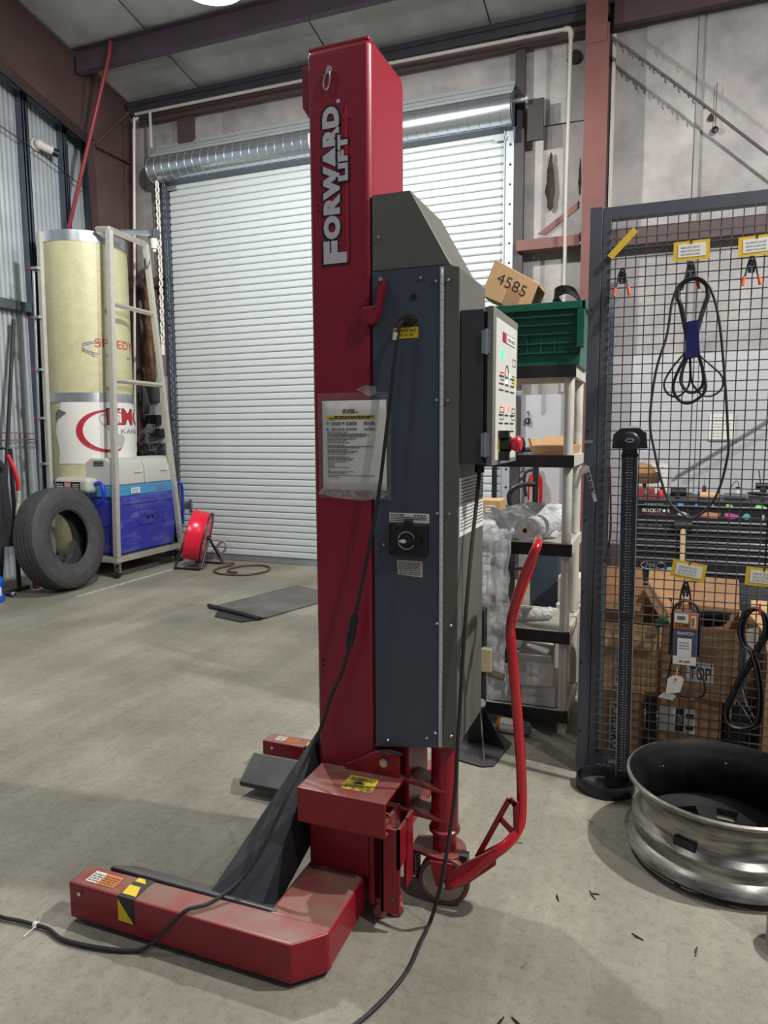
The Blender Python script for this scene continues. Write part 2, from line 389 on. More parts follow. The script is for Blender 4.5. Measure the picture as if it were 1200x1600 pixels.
tag(obj('door_jamb_post', B(-4.88, -4.70, 6.585, 6.64, 4.40, 4.79), REDIRON2), 'short brown post above left end of the door hood', 'post')
tag(obj('door_jamb_post', B(-1.285, -1.20, 6.58, 6.64, 0, 4.85), mat('dark_jamb', (62, 58, 60), .6)), 'tall dark steel jamb right of the roll-up door', 'post')
# conduit
pip = [(-5.47, 6.40, 1.2), (-5.44, 6.40, 2.0), (-5.36, 6.40, 3.5), (-5.30, 6.40, 4.62), (-5.285, 6.40, 4.70), (-5.24, 6.40, 4.72)]
tag(obj('conduit_pipe', MB().tube(catmull(pip, 5), .013, n=8), WHITEPL, smooth=True), 'thin grey conduit running down the corner column', 'pipe')
t = thing('sprinkler_pipe', 'white pipe running above the door and down the wall', 'pipe', (-3, 6.38, 4.86))
PIPEW = mat('greyish_pipe', (176, 173, 166), .5)
obj('horizontal_run', MB().tube([(-5.23, 6.34, 4.725), (-3, 6.34, 4.715), (-.82, 6.34, 4.69)], .015, n=10), PIPEW, t, smooth=True)
obj('elbow', MB().tube(catmull([(-.84, 6.34, 4.69), (-.80, 6.34, 4.685), (-.785, 6.34, 4.65), (-.785, 6.34, 4.61)], 4), .021, n=10), PIPEW, t, smooth=True)
obj('downpipe', MB().tube([(-.785, 6.34, 4.65), (-.795, 6.34, 3.4), (-.79, 6.34, 1.74)], .016, n=10), PIPEW, t, smooth=True)
obj('left_downpipe', MB().tube([(-5.04, 6.34, 4.72), (-5.04, 6.34, 4.36)], .015, n=10), PIPEW, t, smooth=True)
cb = catmull([(-.47, 6.42, 4.60), (-.2, 6.42, 4.36), (.2, 6.42, 4.0), (.73, 6.42, 3.51), (1.3, 6.42, 3.0)], 12)
mb = MB().tube(cb, .012, n=6)
for i, p in enumerate(cb[:26]):
    q = p+Vector((0, -.012+.01*math.sin(i*3), -.01-.015*(i % 3))); mb.tube([p, q, q+Vector((.01, 0, -.02))], .006, n=5)
tag(obj('bracing_cable', mb, mat('dusty_cable', (84, 80, 80), .8), smooth=True), 'dusty bracing cable running diagonally down from the red column', 'cable')
tag(obj('hanging_hook', MB().tube([(.345, 6.64, 4.2), (.345, 6.64, 3.86)], .003, n=5).sphere((.345, 6.64, 3.84), .03, 8, (1, .5, 1)), BLACKP), 'small black plug hanging by a string on the wall', 'plug')

# ------------------------------------------------------------------ roll-up door
d1 = setting('door_1', (-3.2, 6.6, 0))
XL, XR = -5.035, -1.375
prof = [(6.625, 0.0), (6.612, .003), (6.604, .012), (6.602, .034), (6.604, .056), (6.612, .0655), (6.625, .0685)]
pitch = .0707
s0 = None; z = .055; k = 0
while z < 4.08:
    if s0 is None:
        s0 = obj('slat', MB().prism([(XL, a, b+z) for a, b in prof], (XR-XL, 0, 0)), SLAT, d1, smooth=30)
        z0 = z
    else: shared('slat', s0, (0, 0, z-z0), d1)
    z += pitch; k += 1
obj('bottom_bar', MB().box(XL, XR, 6.59, 6.625, .004, .05).box(XL, XR, 6.56, 6.59, .004, .012), STEEL, d1, bevel=.002)
obj('slat_gap_dark_sheet', B(XL, XR, 6.626, 6.632, .01, 4.14), SLATB, d1)  # added dark sheet behind the slats, shades the gaps by its colour
gl = obj('guide_rail', MB().box(-5.12, -5.03, 6.57, 6.578, 0, 4.08).box(-5.12, -5.112, 6.578, 6.66, 0, 4.08), DARKGALV, d1)
obj('guide_rail', MB().box(-1.372, -1.288, 6.57, 6.578, 0, 4.06).box(-1.372, -1.366, 6.55, 6.57, 0, 4.06), mat('pale_galvanised', (188, 198, 206), .4, .4, var=.1), d1)
b0 = None
for side, xx in ((0, -5.075), (1, -1.318)):
    for i in range(23):
        if b0 is None: b0 = obj('guide_bolt', MB().cyl((-5.075, 6.564, .2), (-5.075, 6.571, .2), .011, n=8), BLACKP, d1)
        elif i or side: shared('guide_bolt', b0, (xx+5.075, 0, i*.17), d1)
# hood made of short curved galvanised segments, with flashing up to the wall
HX0, HX1, HC, HR = -5.14, -1.285, (6.49, 4.20), .132
nseg = 40; sw = (HX1-HX0)/nseg; h0 = None
arc = [(HC[0]+HR*math.cos(q), HC[1]+HR*math.sin(q)) for q in [R_(128+i*(262-128)/14) for i in range(15)]]
for i in range(nseg):
    if h0 is None:
        mb = MB(); v = []; W2 = sw
        for x, dr in ((HX0, .006), (HX0+.006, .006), (HX0+.007, 0), (HX0+W2-.0005, 0)):
            for (a, b) in arc:
                f = (HR+dr)/HR; v.append((x, HC[0]+(a-HC[0])*f, HC[1]+(b-HC[1])*f))
        n = len(arc); mb.add(v, [(r*n+j, (r+1)*n+j, (r+1)*n+j+1, r*n+j+1) for r in range(3) for j in range(n-1)])
        h0 = obj('hood_segment', mb, GALV, d1, smooth=35)
    else: shared('hood_segment', h0, (i*sw, 0, 0), d1)
for k, (za, zb, ya, yb) in enumerate(((4.296, 4.37, 6.405, 6.50), (4.372, 4.44, 6.485, 6.575), (4.442, 4.51, 6.56, 6.64))):
    obj('flashing_sheet', MB().prism([(HX0-.02, ya, za), (HX0-.02, yb, zb), (HX0-.02, yb+.012, zb), (HX0-.02, ya+.012, za)], (HX1-HX0+.02, 0, 0)), SLAT, d1)
obj('drum_soffit', B(HX0, HX1, 6.47, 6.60, 4.060, 4.068), DARKGALV, d1)
for xx, nm in ((HX0-.015, 'end_plate'), (HX1+.005, 'end_plate')):
    mb = MB(); M = Matrix.Translation((xx, HC[0], HC[1])) @ Matrix.Rotation(PI/2, 4, 'Y')
    mb.lathe([(0, 0), (.137, 0), (.137, .012), (0, .012)], 28, M); mb.box(xx, xx+.012, 6.5, 6.65, 3.95, 4.36); obj(nm, mb, DARKGALV, d1)
obj('end_bearing', MB().cyl((-1.29, 6.48, 4.26), (-1.17, 6.48, 4.26), .022).cyl((-1.17, 6.48, 4.26), (-1.15, 6.48, 4.26), .045), STEEL, d1)
obj('bearing_plate', B(-1.16, -1.02, 6.5, 6.53, 3.92, 4.26), mat('dark_bearing_plate', (56, 52, 54), .6), d1)
obj('hood_strap', MB().tube([(HX0+1.95, HC[0]+(HR+.012)*math.cos(q), HC[1]+(HR+.012)*math.sin(q)) for q in [R_(165+i*6) for i in range(12)]], .028, .004, n=6, seed=(1, 0, 0)), WHITEP, d1, smooth=True)
obj('slide_latch', MB().box(-5.02, -4.92, 6.575, 6.60, .58, .60).box(-5.0, -4.98, 6.57, 6.6, .54, .64).box(-4.90, -4.87, 6.57, 6.6, .53, .66).cyl((-5.02, 6.585, .61), (-4.86, 6.585, .61), .01, n=8), STEEL, d1, bevel=.002)
for xx, zz in ((-5.0, 4.0), (-1.40, 3.98)):
    obj('curtain_stop', B(xx-.06 if xx > -3 else xx-.02, xx+.05 if xx > -3 else xx+.09, 6.55, 6.57, zz, zz+.035), STEEL, d1)
# hoist chain
def chain(pts, r, link):
    mb = MB(); P = catmull(pts, 40); acc = 0; k = 0; last = P[0]
    for p in P[1:]:
        if (p-last).length >= link:
            d = (p-last).normalized(); side = Vector((1, 0, 0)) if k % 2 else Vector((0, 1, 0))
            c_ = (p+last)/2; ring = [c_ + d*(link*.7*math.cos(q)) + side*(link*.4*math.sin(q)) for q in [2*PI*i/8 for i in range(8)]]
            mb.tube(ring, r, n=4, closed=True); last = p; k += 1
    return mb
t = thing('hoist_chain', 'hand chain loop hanging left of the roll-up door', 'chain', (-5.1, 6.44, 1.1))
obj('front_chain', chain([(-5.05, 6.42, 4.05), (-5.05, 6.42, 3.2), (-5.06, 6.42, 2.35)], .011, .05), WHITEPL, t, kind='stuff')
obj('rear_chain', chain([(-4.99, 6.45, 4.05), (-4.98, 6.45, 2.6), (-4.98, 6.45, 1.15)], .004, .04), DARKGALV, t, kind='stuff')
obj('chain_end_sleeve', MB().cyl((-5.06, 6.42, 2.36), (-5.06, 6.42, 2.25), .02, n=10), WHITEP, t)

# ------------------------------------------------------------------ ceiling
ce = setting('ceiling', (0, 6.7, 5.02))
sl = lambda y: CEZ(y)
xs = [-6.3, -4.66, -3.10, -1.53, .05, 1.6, 3.2, 4.2]
for a, b in zip(xs[:-1], xs[1:]):
    def fn(u, v, a=a, b=b):
        x = a+.006+(b-a-.012)*u; y = -3.4+10.1*v; e = min(u, 1-u)*2
        return Vector((x, y, sl(y) - .025*min(1, e*6) + .012*noise.noise(Vector((x*1.7, y*1.2, 9)))))
    obj('insulation_strip', MB().grid(fn, 10, 44), CEILM, ce, smooth=True)
obj('roof_deck', MB().prism([(-6.4, -3.5, sl(-3.5)+.02), (-6.4, 6.76, sl(6.76)+.02), (-6.4, 6.76, sl(6.76)+.06), (-6.4, -3.5, sl(-3.5)+.06)], (10.6, 0, 0)), mat('roof_deck', (120, 118, 116), .7), ce)
def purlin(y, label):
    zt = sl(y)-.03; o = MB()
    o.box(-5.52, 4.1, y-.006, y, zt-.19, zt); o.box(-5.52, 4.1, y, y+.07, zt-.19, zt-.184); o.box(-5.52, 4.1, y-.07, y, zt-.006, zt)
    tag(obj('roof_purlin', o, PURLIN), label, 'purlin')
purlin(5.86, 'brown roof purlin crossing near the back wall')
purlin(4.36, 'brown roof purlin nearer the viewer, beside the lamp')
purlin(2.86, 'brown roof purlin above the lift')

# ------------------------------------------------------------------ left rigid frame and wall
rf = thing('rigid_frame', 'dark brown steel frame of rafter and column in the left corner', 'frame', (-5.6, 6.3, 0))
ztop = lambda y: sl(y)-.005
obj('rafter_web', MB().prism([(-5.606, 6.62, ztop(6.62)), (-5.606, 0, ztop(0)), (-5.606, 0, ztop(0)-.5), (-5.606, 5.0, 4.70), (-5.606, 6.08, 4.43), (-5.606, 6.62, 4.3)], (.012, 0, 0)), BROWNI, rf)
obj('column_web', MB().prism([(-5.606, 6.62, 4.3), (-5.606, 6.08, 4.43), (-5.606, 6.22, 0), (-5.606, 6.62, 0)], (.012, 0, 0)), BROWNI, rf)
obj('rafter_bottom_flange', MB().prism([(-5.67, 6.08, 4.43), (-5.67, 5.0, 4.70), (-5.67, 0, ztop(0)-.5), (-5.67, 0, ztop(0)-.515), (-5.67, 5.0, 4.685), (-5.67, 6.08, 4.415)], (.14, 0, 0)), BROWNI, rf)
obj('rafter_top_flange', MB().prism([(-5.67, 6.62, ztop(6.62)-.03), (-5.67, 0, ztop(0)-.03), (-5.67, 0, ztop(0)-.045), (-5.67, 6.62, ztop(6.62)-.045)], (.14, 0, 0)), mat('dusty_flange', (98, 84, 78), .8, var=.2), rf)
obj('column_inner_flange', MB().prism([(-5.66, 6.08, 4.42), (-5.66, 6.22, 0), (-5.66, 6.235, 0), (-5.66, 6.095, 4.42)], (.10, 0, 0)), BROWNI, rf)
obj('column_outer_flange', B(-5.67, -5.53, 6.62, 6.635, 0, 5.0), BROWNI, rf)
obj('column_stiffener', B(-5.594, -5.53, 6.09, 6.62, 4.36, 4.372), BROWNI, rf)
obj('flange_brace', MB().tube([(-5.58, 6.12, 4.40), (-5.5, 6.55, 4.86)], .016, n=6), BROWNI, rf)
tag(obj('brace_rod', MB().tube([(-5.03, 5.79, 5.14), (-5.05, 5.79, 5.03), (-5.74, 5.83, 3.42)], .020, n=10), mat('red_brace_paint', (138, 44, 54), .45), smooth=True), 'red brace pipe slanting from the purlin down behind the tank', 'brace')
wl = setting('wall_left', (-5.95, 4, 0))
PX = -5.93
def corrugated(y0, y1, z0, z1):
    n = max(2, round((y1-y0)/.056)); p = []; pw = (y1-y0)/n
    for i in range(n):
        y = y0+i*pw
        p += [(PX, y), (PX, y+pw*.52), (PX-.030, y+pw*.60), (PX-.030, y+pw*.92)]
    p.append((PX, y1))
    v = [(x, y, z) for z in (z0, z1) for x, y in p]; m = len(p)
    obj('corrugated_panel', MB().add(v, [(i, m+i, m+i+1, i+1) for i in range(m-1)]), PANEL, wl, solid=.002)
topz = lambda y: 4.70+.26*(5.0-y) if y < 5.0 else 4.70-.25*(y-5.0)
posts = [(6.30, 6.37), (5.95, 6.01), (5.45, 5.52), (4.5, 4.57), (3.4, 3.47), (2.2, 2.27)]
edges = [6.62]+[y for p in posts for y in p]+[1.2]
for i in range(0, len(edges)-1, 2):
    b, a = (edges[i], edges[i+1]) if False else (edges[i], edges[i+1])
for (b, a) in ((6.62, 6.33), (6.33, 5.98), (5.98, 5.50), (5.50, 4.565), (4.565, 3.465), (3.465, 2.2)):
    corrugated(a, b, 0, max(topz(a), topz(b))+.5)
for (a, b) in posts[:4]:
    o = MB().box(PX, PX+.012, a, b, 0, topz(b)+.4).box(PX+.012, PX+.09, a, a+.008, 0, topz(b)+.4).box(PX+.012, PX+.09, b-.008, b, 0, topz(b)+.4).box(PX+.082, PX+.09, a, a+.022, 0, topz(b)+.4).box(PX+.082, PX+.09, b-.022, b, 0, topz(b)+.4)
    for zz in (1.2, 2.3, 3.2, 4.1): o.box(PX+.0121, PX+.0125, (a+b)/2-.012, (a+b)/2+.012, zz, zz+.1)
    obj('steel_stud', o, DARKGALV, wl)
obj('side_rail', MB().box(PX, PX+.085, 2.2, 5.43, 2.63, 2.64).box(PX+.08, PX+.088, 2.2, 5.43, 2.60, 2.69).box(PX, PX+.08, 2.2, 5.43, 2.685, 2.69), DARKGALV, wl)
obj('top_rail', MB().prism([(PX+.05, 6.15, topz(6.15)+.10), (PX+.05, 5.0, topz(5.0)+.10), (PX+.05, 2.2, topz(2.2)+.10), (PX+.05, 2.2, topz(2.2)+.16), (PX+.05, 5.0, topz(5.0)+.16), (PX+.05, 6.15, topz(6.15)+.16)], (.05, 0, 0)), DARKGALV, wl)
obj('wire_run', MB().tube([(PX+.1, 2.2, 4.32), (PX+.1, 5.0, 4.30), (PX+.1, 5.7, 4.16), (PX+.1, 6.2, 4.02)], .005, n=5), INK, wl)
t = thing('security_camera', 'white security camera on the corrugated wall', 'camera', (-5.86, 5.70, 4.24))
obj('base', MB().lathe([(0, 0), (.06, 0), (.06, .03), (0, .04)], 16, Matrix.Translation((-5.93, 5.655, 4.275)) @ Matrix.Rotation(PI/2, 4, 'Y')), WHITEPL, t, smooth=True)
obj('camera_body', MB().sphere((-5.862, 5.655, 4.275), .05, 14).cyl((-5.855, 5.67, 4.27), (-5.80, 5.765, 4.24), .042, n=14), WHITEPL, t, smooth=30)
obj('lens_hood', MB().cyl((-5.80, 5.765, 4.235), (-5.775, 5.81, 4.222), .040, n=14), BLACKP, t, smooth=30)

# ================================================================== mobile column lift
lf = thing('mobile_column_lift', 'tall red mobile column lift with a slate grey cabinet and red tow handle', 'vehicle lift', (-.85, 1.98, 0))
YN, YF = 1.86, 2.14
obj('column', B(-.945, -.755, YN, YF, .03, 2.452), REDC, lf, bevel=.020, seg=4)
obj('top_cap', B(-.94, -.76, YN+.005, YF-.005, 2.445, 2.456), REDC, lf, bevel=.004)
obj('carriage_head', MB().prism([(-.985, YN+.05, 2.435), (-.945, YN+.05, 2.435), (-.945, YN+.05, 2.29), (-.962, YN+.05, 2.29), (-.985, YN+.05, 2.325)], (0, .18, 0)), REDC, lf, bevel=.003)
# base frame
obj('near_leg', MB().prism([(-1.535, 1.43, .014), (-.815, 1.43, .014), (-.742, 1.503, .014), (-.742, 1.53, .014), (-1.535, 1.517, .014)], (0, 0, .111)), RED, lf, bevel=.009, seg=3)
obj('cross_member', MB().prism([(-.935, 1.515, .014), (-.742, 1.505, .014), (-.762, 2.45, .014), (-.935, 2.45, .014)], (0, 0, .109)), RED, lf, bevel=.014, seg=3)
obj('far_leg', B(-1.50, -.76, 2.44, 2.52, .014, .125), RED, lf, bevel=.009, seg=3)
nl = [c for c in lf.children if c.name.startswith('near_leg')][0]; fl = [c for c in lf.children if c.name.startswith('far_leg')][0]
for q, yy, leg in ((-1.49, 1.4285, nl), (-1.45, 2.4385, fl)):
    obj('bolt', MB().cyl((q, yy-.005, .10), (q, yy+.002, .10), .006, n=8), CHROME, leg)
for y0, y1, leg, xa in ((1.43, 1.517, nl, -1.30), (2.44, 2.52, fl, -1.25)):
    obj('hazard_tape', MB().box(xa-.055, xa, y0-.0012, y0+.001, .05, .125).box(xa-.055, xa, y0, y1, .1248, .1262), BLACKP, leg)
    obj('hazard_triangle', MB().prism([(xa-.055, y0-.0016, .118), (xa-.055, y0-.0016, .053), (xa-.003, y0-.0016, .053)], (0, .0008, 0)).prism([(xa-.05, y0+.012, .1266), (xa-.002, y0+.012, .1266), (xa-.018, y0+.05, .1266), (xa-.055, y0+.05, .1266)], (0, 0, .0004)).prism([(xa-.052, y0+.066, .1266), (xa-.012, y0+.066, .1266), (xa-.03, y1-.004, .1266), (xa-.052, y1-.004, .1266)], (0, 0, .0004)), YEL, leg)
    lx = xa-.19 if leg is nl else xa-.20
    obj('warning_label', B(lx, lx+.04, y0+.02, y1-.02, .1256, .1264), WHITEPL, leg); obj('warning_label', B(lx+.042, lx+.10, y0+.02, y1-.02, .1256, .1264), ORANGE, leg)
    mb = MB()
    for i in range(4): mb.words((lx+.004, y0+.026+i*.009, .1268), (1, 0, 0), (0, 1, 0), .034, .004); mb.words((lx+.046, y0+.026+i*.009, .1268), (1, 0, 0), (0, 1, 0), .05, .004)
    obj('label_print', mb, INK, leg)
# angled wheel forks and the tapered wings that carry them
def fork(side):
    y = lambda d: (1.56+d) if side < 0 else (2.30-d)
    p = [(-1.47, y(-.034), .060), (-1.47, y(-.034), .122), (-1.47, y(-.026), .127), (-1.47, y(.085), .055), (-1.47, y(.08), .035), (-1.47, y(-.015), .095), (-1.47, y(-.015), .060)]
    return MB().prism(p, (.56, 0, 0))
obj('wheel_fork', fork(-1), FORK, lf, bevel=.006); obj('wheel_fork', fork(1), FORK, lf, bevel=.006)
def wing(s):
    f = (lambda p: p) if s < 0 else (lambda p: (p[0], 3.90-p[1], p[2]))
    a = [f(q) for q in ((-1.14, 1.555, .10), (-.972, 1.555, .10), (-.95, 1.875, .35), (-.955, 1.875, .46))]
    b = [f(q) for q in ((-1.14, 1.56, .03), (-.955, 1.60, .03), (-.935, 1.875, .13), (-.99, 1.875, .13))]
    top = [(-1.14, 1.555, .105), (-.972, 1.552, .100), (-.95, 1.72, .30), (-.948, 1.88, .38), (-.948, 1.90, .47), (-.968, 1.90, .465)]
    bot = [(-1.14, 1.57, .045), (-.965, 1.59, .045), (-.95, 1.80, .14), (-.948, 1.88, .16), (-.948, 1.90, .16), (-.968, 1.90, .16)]
    top = [f(q) for q in top]; bot = [f(q) for q in bot]
    # top plate as triangles, sides, bottom
    F = [(0, 1, 2), (0, 2, 5), (2, 3, 5), (3, 4, 5), (6, 8, 7), (6, 11, 8), (8, 11, 9), (9, 11, 10)]
    F += [(i, i+6, (i+1) % 6+6, (i+1) % 6) for i in range(6)]
    if s > 0: F = [tuple(reversed(q)) for q in F]
    return MB().add(top+bot, F)
obj('carriage_wing', wing(-1), FORK, lf); obj('carriage_wing', wing(1), FORK, lf)
obj('carriage_plate', B(-.985, -.947, 1.905, 2.095, .10, .43), FORK, lf, bevel=.004)
# foot plates beside the column
obj('mast_foot', MB().box(-.925, -.735, 1.755, 1.865, .12, .30).box(-.735, -.715, 1.75, 1.86, .04, .30), RED, lf, bevel=.006)
obj('foot_angle', MB().box(-.685, -.675, 1.72, 1.86, .05, .305).box(-.684, -.628, 1.72, 1.728, .055, .305).box(-.636, -.628, 1.72, 1.84, .19, .305).box(-.636, -.628, 1.78, 1.84, .10, .19).box(-.730, -.684, 1.80, 1.808, .05, .30), RED, lf)
obj('rear_plate', MB().box(-.755, -.66, 1.9, 1.91, .10, .50).box(-.665, -.655, 1.88, 2.06, .24, .52), RED, lf)
obj('bolt', MB().cyl((-.645, 1.716, .10), (-.645, 1.722, .10), .005, n=8), DARKGALV, lf)
obj('bracket_plate', MB().prism([(-.85, 1.842, .37), (-.845, 1.842, .405), (-.765, 1.842, .452), (-.745, 1.842, .462), (-.672, 1.842, .462), (-.672, 1.842, .37)], (0, .012, 0)), RED, lf, bevel=.003)
obj('bracket_bolt', MB().cyl((-.718, 1.832, .435), (-.718, 1.845, .435), .013, n=6).cyl((-.718, 1.829, .435), (-.718, 1.833, .435), .008, n=8), STEEL, lf)
obj('grab_staple', MB().tube([(-.728, 1.85, .462), (-.728, 1.836, .468), (-.70, 1.834, .474), (-.668, 1.836, .470), (-.668, 1.85, .462)], .005, n=6), FORK, lf)
# step: a C channel along the near side of the column
st = obj('step_channel', MB().prism([(-.93, 1.692, .392), (-.93, 1.858, .392), (-.93, 1.858, .384), (-.93, 1.700, .384), (-.93, 1.700, .296), (-.93, 1.76, .296), (-.93, 1.76, .288), (-.93, 1.692, .288)], (.272, 0, 0)), RED, lf, bevel=.0035)
obj('warning_label', MB().prism([(-.815, 1.733, .3922), (-.716, 1.733, .3922), (-.723, 1.812, .3922), (-.812, 1.812, .3922)], (0, 0, .0006)), YELW, st)
mb = MB()
for i in range(3): mb.words((-.805, 1.742+i*.008, .3931), (1, 0, 0), (0, 1, 0), .08, .004)
for i in range(2): mb.words((-.803, 1.788+i*.009, .3931), (1, 0, 0), (0, 1, 0), .075, .005)
mb.prism([(-.79, 1.768, .3929), (-.75, 1.768, .3929), (-.77, 1.784, .3929)], (0, 0, .0003))
obj('label_print', mb, INK, st)
# brackets to the steering post, post, fifth wheel
obj('post_bracket', MB().prism([(-.75, 1.87, .37), (-.66, 1.87, .368), (-.545, 1.895, .336), (-.555, 1.96, .336), (-.75, 2.02, .37)], (0, 0, .010)), RED, lf)
obj('post_bracket', MB().prism([(-.75, 1.87, .275), (-.66, 1.87, .272), (-.545, 1.895, .246), (-.555, 1.96, .246), (-.75, 2.02, .275)], (0, 0, .010)), RED, lf)
PC = (-.560, 1.935)
T = Matrix.Translation((PC[0], PC[1], 0))
obj('steering_post', MB().lathe([(0, .14), (.036, .14), (.036, .205), (.047, .208), (.047, .216), (.041, .22), (.041, .50), (0, .50)], 32, T), RED, lf, smooth=True)
obj('swivel_plate', MB().prism([(PC[0]+.066*math.cos(q), PC[1]+.066*math.sin(q), .142) for q in [R_(-110+i*20) for i in range(13)]]+[(-.655, 1.97, .142), (-.655, 1.89, .142)], (0, 0, .010)), RED, lf, bevel=.003)
obj('return_spring', MB().tube([(-.638+.011*math.cos(i*.9), 1.90+.011*math.sin(i*.9), .145-i*.0011) for i in range(75)], .0028, n=5), FORK, lf, smooth=True)
obj('spring_hook', MB().cyl((-.638, 1.90, .062), (-.60, 1.90, .058), .010, n=8), BLACKP, lf)
# caster
WC = Vector((-.548, 1.895, .077)); ax = Vector((.10, -1, 0)).normalized()
MW = Matrix.Translation(WC) @ ax.to_track_quat('Z', 'Y').to_matrix().to_4x4()
cs = obj('steering_wheel', MB().lathe([(.066, -.02), (.074, -.018), (.077, -.012), (.077, .012), (.074, .018), (.066, .02), (.063, .016), (.063, -.016), (.066, -.02)], 36, MW), mat('wheel_tread', (104, 66, 60), .55, var=.2), lf, smooth=True)
obj('wheel_disc', MB().lathe([(0, .016), (.018, .020), (.05, .012), (.064, .015), (.064, -.015), (.018, -.018), (0, -.018)], 32, MW), mat('cream_wheel', (176, 170, 150), .5, var=.2, scale=12), cs, smooth=True)
obj('hub_bolt', MB().lathe([(0, .036), (.009, .036), (.009, .028), (.014, .028), (.014, .02), (0, .02)], 10, MW), STEEL, cs)
xl = Vector((1, .10, 0)).normalized()
def arm(off):
    c = WC+ax*off
    pts = [c+xl*(-.022)+Vector((0, 0, -.010)), c+xl*.012+Vector((0, 0, -.018)), c+xl*.024+Vector((0, 0, .0)), c+xl*.028+Vector((0, 0, .066)), c+xl*(-.040)+Vector((0, 0, .066))]
    return MB().prism(pts, ax*.006)
obj('caster_fork', arm(.024), RED, lf, bevel=.002); obj('caster_fork', arm(-.030), RED, lf, bevel=.002)
# tow handle
hp = catmull([(-.515, 1.862, .085), (-.47, 1.868, .120), (-.405, 1.876, .188), (-.365, 1.895, .222), (-.34, 1.925, .252), (-.332, 1.95, .300), (-.342, 1.965, .48), (-.378, 1.975, .825)], 4)
th = obj('tow_handle', MB().tube(hp,   .0105, .0155, n=12, seed=(0, 1, 0)), REDG, lf, smooth=50)
obj('handle_lever', MB().prism([(-.530, 1.858, .062), (-.478, 1.862, .088), (-.39, 1.872, .166), (-.39, 1.872, .218), (-.49, 1.860, .150), (-.53, 1.858, .110)], (0, .012, 0)), RED, th, bevel=.002)
def gus():
    out = [(-.455, .150), (-.362, .345), (-.348, .345), (-.348, .235), (-.40, .185)]
    me = MB(); w = .016
    def bar(a, b): 
        d = Vector((b[0]-a[0], 0, b[1]-a[1])).normalized(); n = Vector((-d.z, 0, d.x))*(w/2); A = Vector((a[0], 1.915, a[1])); Bv = Vector((b[0], 1.915, b[1]))
        me.prism([A-n, A+n, Bv+n, Bv-n], (0, .006, 0))
    for a, b in (((-.455, .150), (-.362, .350)), ((-.362, .350), (-.345, .335)), ((-.345, .345), (-.340, .24)), ((-.455, .150), (-.345, .232)), ((-.388, .285), (-.345, .245))): bar(a, b)
    return me
obj('handle_gusset', gus(), RED, th)
lp = catmull([(-.380, 1.975, .815), (-.371, 1.960, .88), (-.337, 1.925, .99), (-.308, 1.905, 1.06), (-.297, 1.92, 1.090), (-.308, 2.01, 1.093), (-.324, 2.09, 1.075), (-.330, 2.105, 1.045), (-.350, 2.075, .97), (-.374, 2.02, .88), (-.380, 1.985, .82)], 6)
obj('handle_loop', MB().tube(lp, .0125, n=12), REDG, th, smooth=True)
rl = obj('release_bracket', MB().box(-.505, -.482, 1.90, 1.93, .10, .155), FORK, lf)
# small foot rollers
for xx, yy in ((-.705, 1.765), (-.662, 1.79)):
    M = Matrix.Translation((xx, yy, .022)) @ Vector((.5, -1, 0)).to_track_quat('Z', 'Y').to_matrix().to_4x4()
    obj('foot_roller', MB().lathe([(0, -.012), (.018, -.012), (.022, -.007), (.022, .007), (.018, .012), (0, .012)], 16, M).box(xx-.012, xx+.012, yy-.004, yy+.018, .022, .06), mat('dusty_red_roller', (150, 84, 84), .7, var=.3, scale=30), lf, smooth=40)
# cabinet
cbp = [(-.755, 1.866, .470), (-.755, 1.866, 2.045), (-.643, 1.866, 2.045), (-.528, 1.866, 1.842), (-.503, 1.866, 1.832), (-.503, 1.866, .503)]
cabn = obj('cabinet', MB().prism(cbp, (0, .292, 0)), CHAR, lf, bevel=.004)
dp = obj('cabinet_door', MB().prism([(-.752, 1.859, .470), (-.752, 1.859, 1.838), (-.5575, 1.859, 1.838), (-.5575, 1.859, .497)], (0, .0075, 0)), SLATE, lf, bevel=.0015)
obj('door_frame_strip', MB().prism([(-.546, 1.861, .498), (-.546, 1.861, 1.842), (-.504, 1.861, 1.832), (-.504, 1.861, .503)], (0, .006, 0)), CHAR, lf, bevel=.001)
obj('upper_panel', MB().prism([(-.752, 1.8635, 1.843), (-.752, 1.8635, 2.043), (-.644, 1.8635, 2.043), (-.532, 1.8635, 1.843)], (0, .003, 0)), CHAR, lf)
HINGE = mat('bright_hinge', (224, 226, 228), .35, .25, var=.06, scale=40)
hg = obj('piano_hinge', MB().box(-.557, -.5465, 1.8585, 1.8635, .50, 1.836), HINGE, lf)
mb = MB()
for i in range(66):
    z = .505+i*.0201; mb.cyl((-.552, 1.8575, z), (-.552, 1.8575, z+.0175), .0035, n=6)
obj('hinge_knuckles', mb, HINGE, hg, kind='stuff')
bp_ = [(-.732, 1.93), (-.611, 1.812), (-.568, 1.80), (-.534, 1.80), (-.565, 1.486), (-.533, 1.485), (-.563, 1.176), (-.528, 1.176), (-.721, 1.08), (-.712, .497), (-.592, .522), (-.566, .541), (-.520, .539), (-.5625, .863), (-.522, .861)]
b1 = None
for x, z in bp_:
    if not b1: b1 = obj('panel_bolt', MB().lathe([(0, .005), (.003, .005), (.0048, .003), (.0052, 0), (0, -.003)], 10, Matrix.Translation((x, 1.8585, z)) @ Matrix.Rotation(PI/2, 4, 'X')), CHROME, lf, smooth=True); bx = (x, z)
    else: shared('panel_bolt', b1, (x-bx[0], 0, z-bx[1]), lf)
obj('panel_hole_plug', MB().lathe([(.004, .002), (.008, .002), (.009, 0), (.004, 0)], 14, Matrix.Translation((-.631, 1.858, 1.765)) @ Matrix.Rotation(PI/2, 4, 'X')), BLACKM, lf)
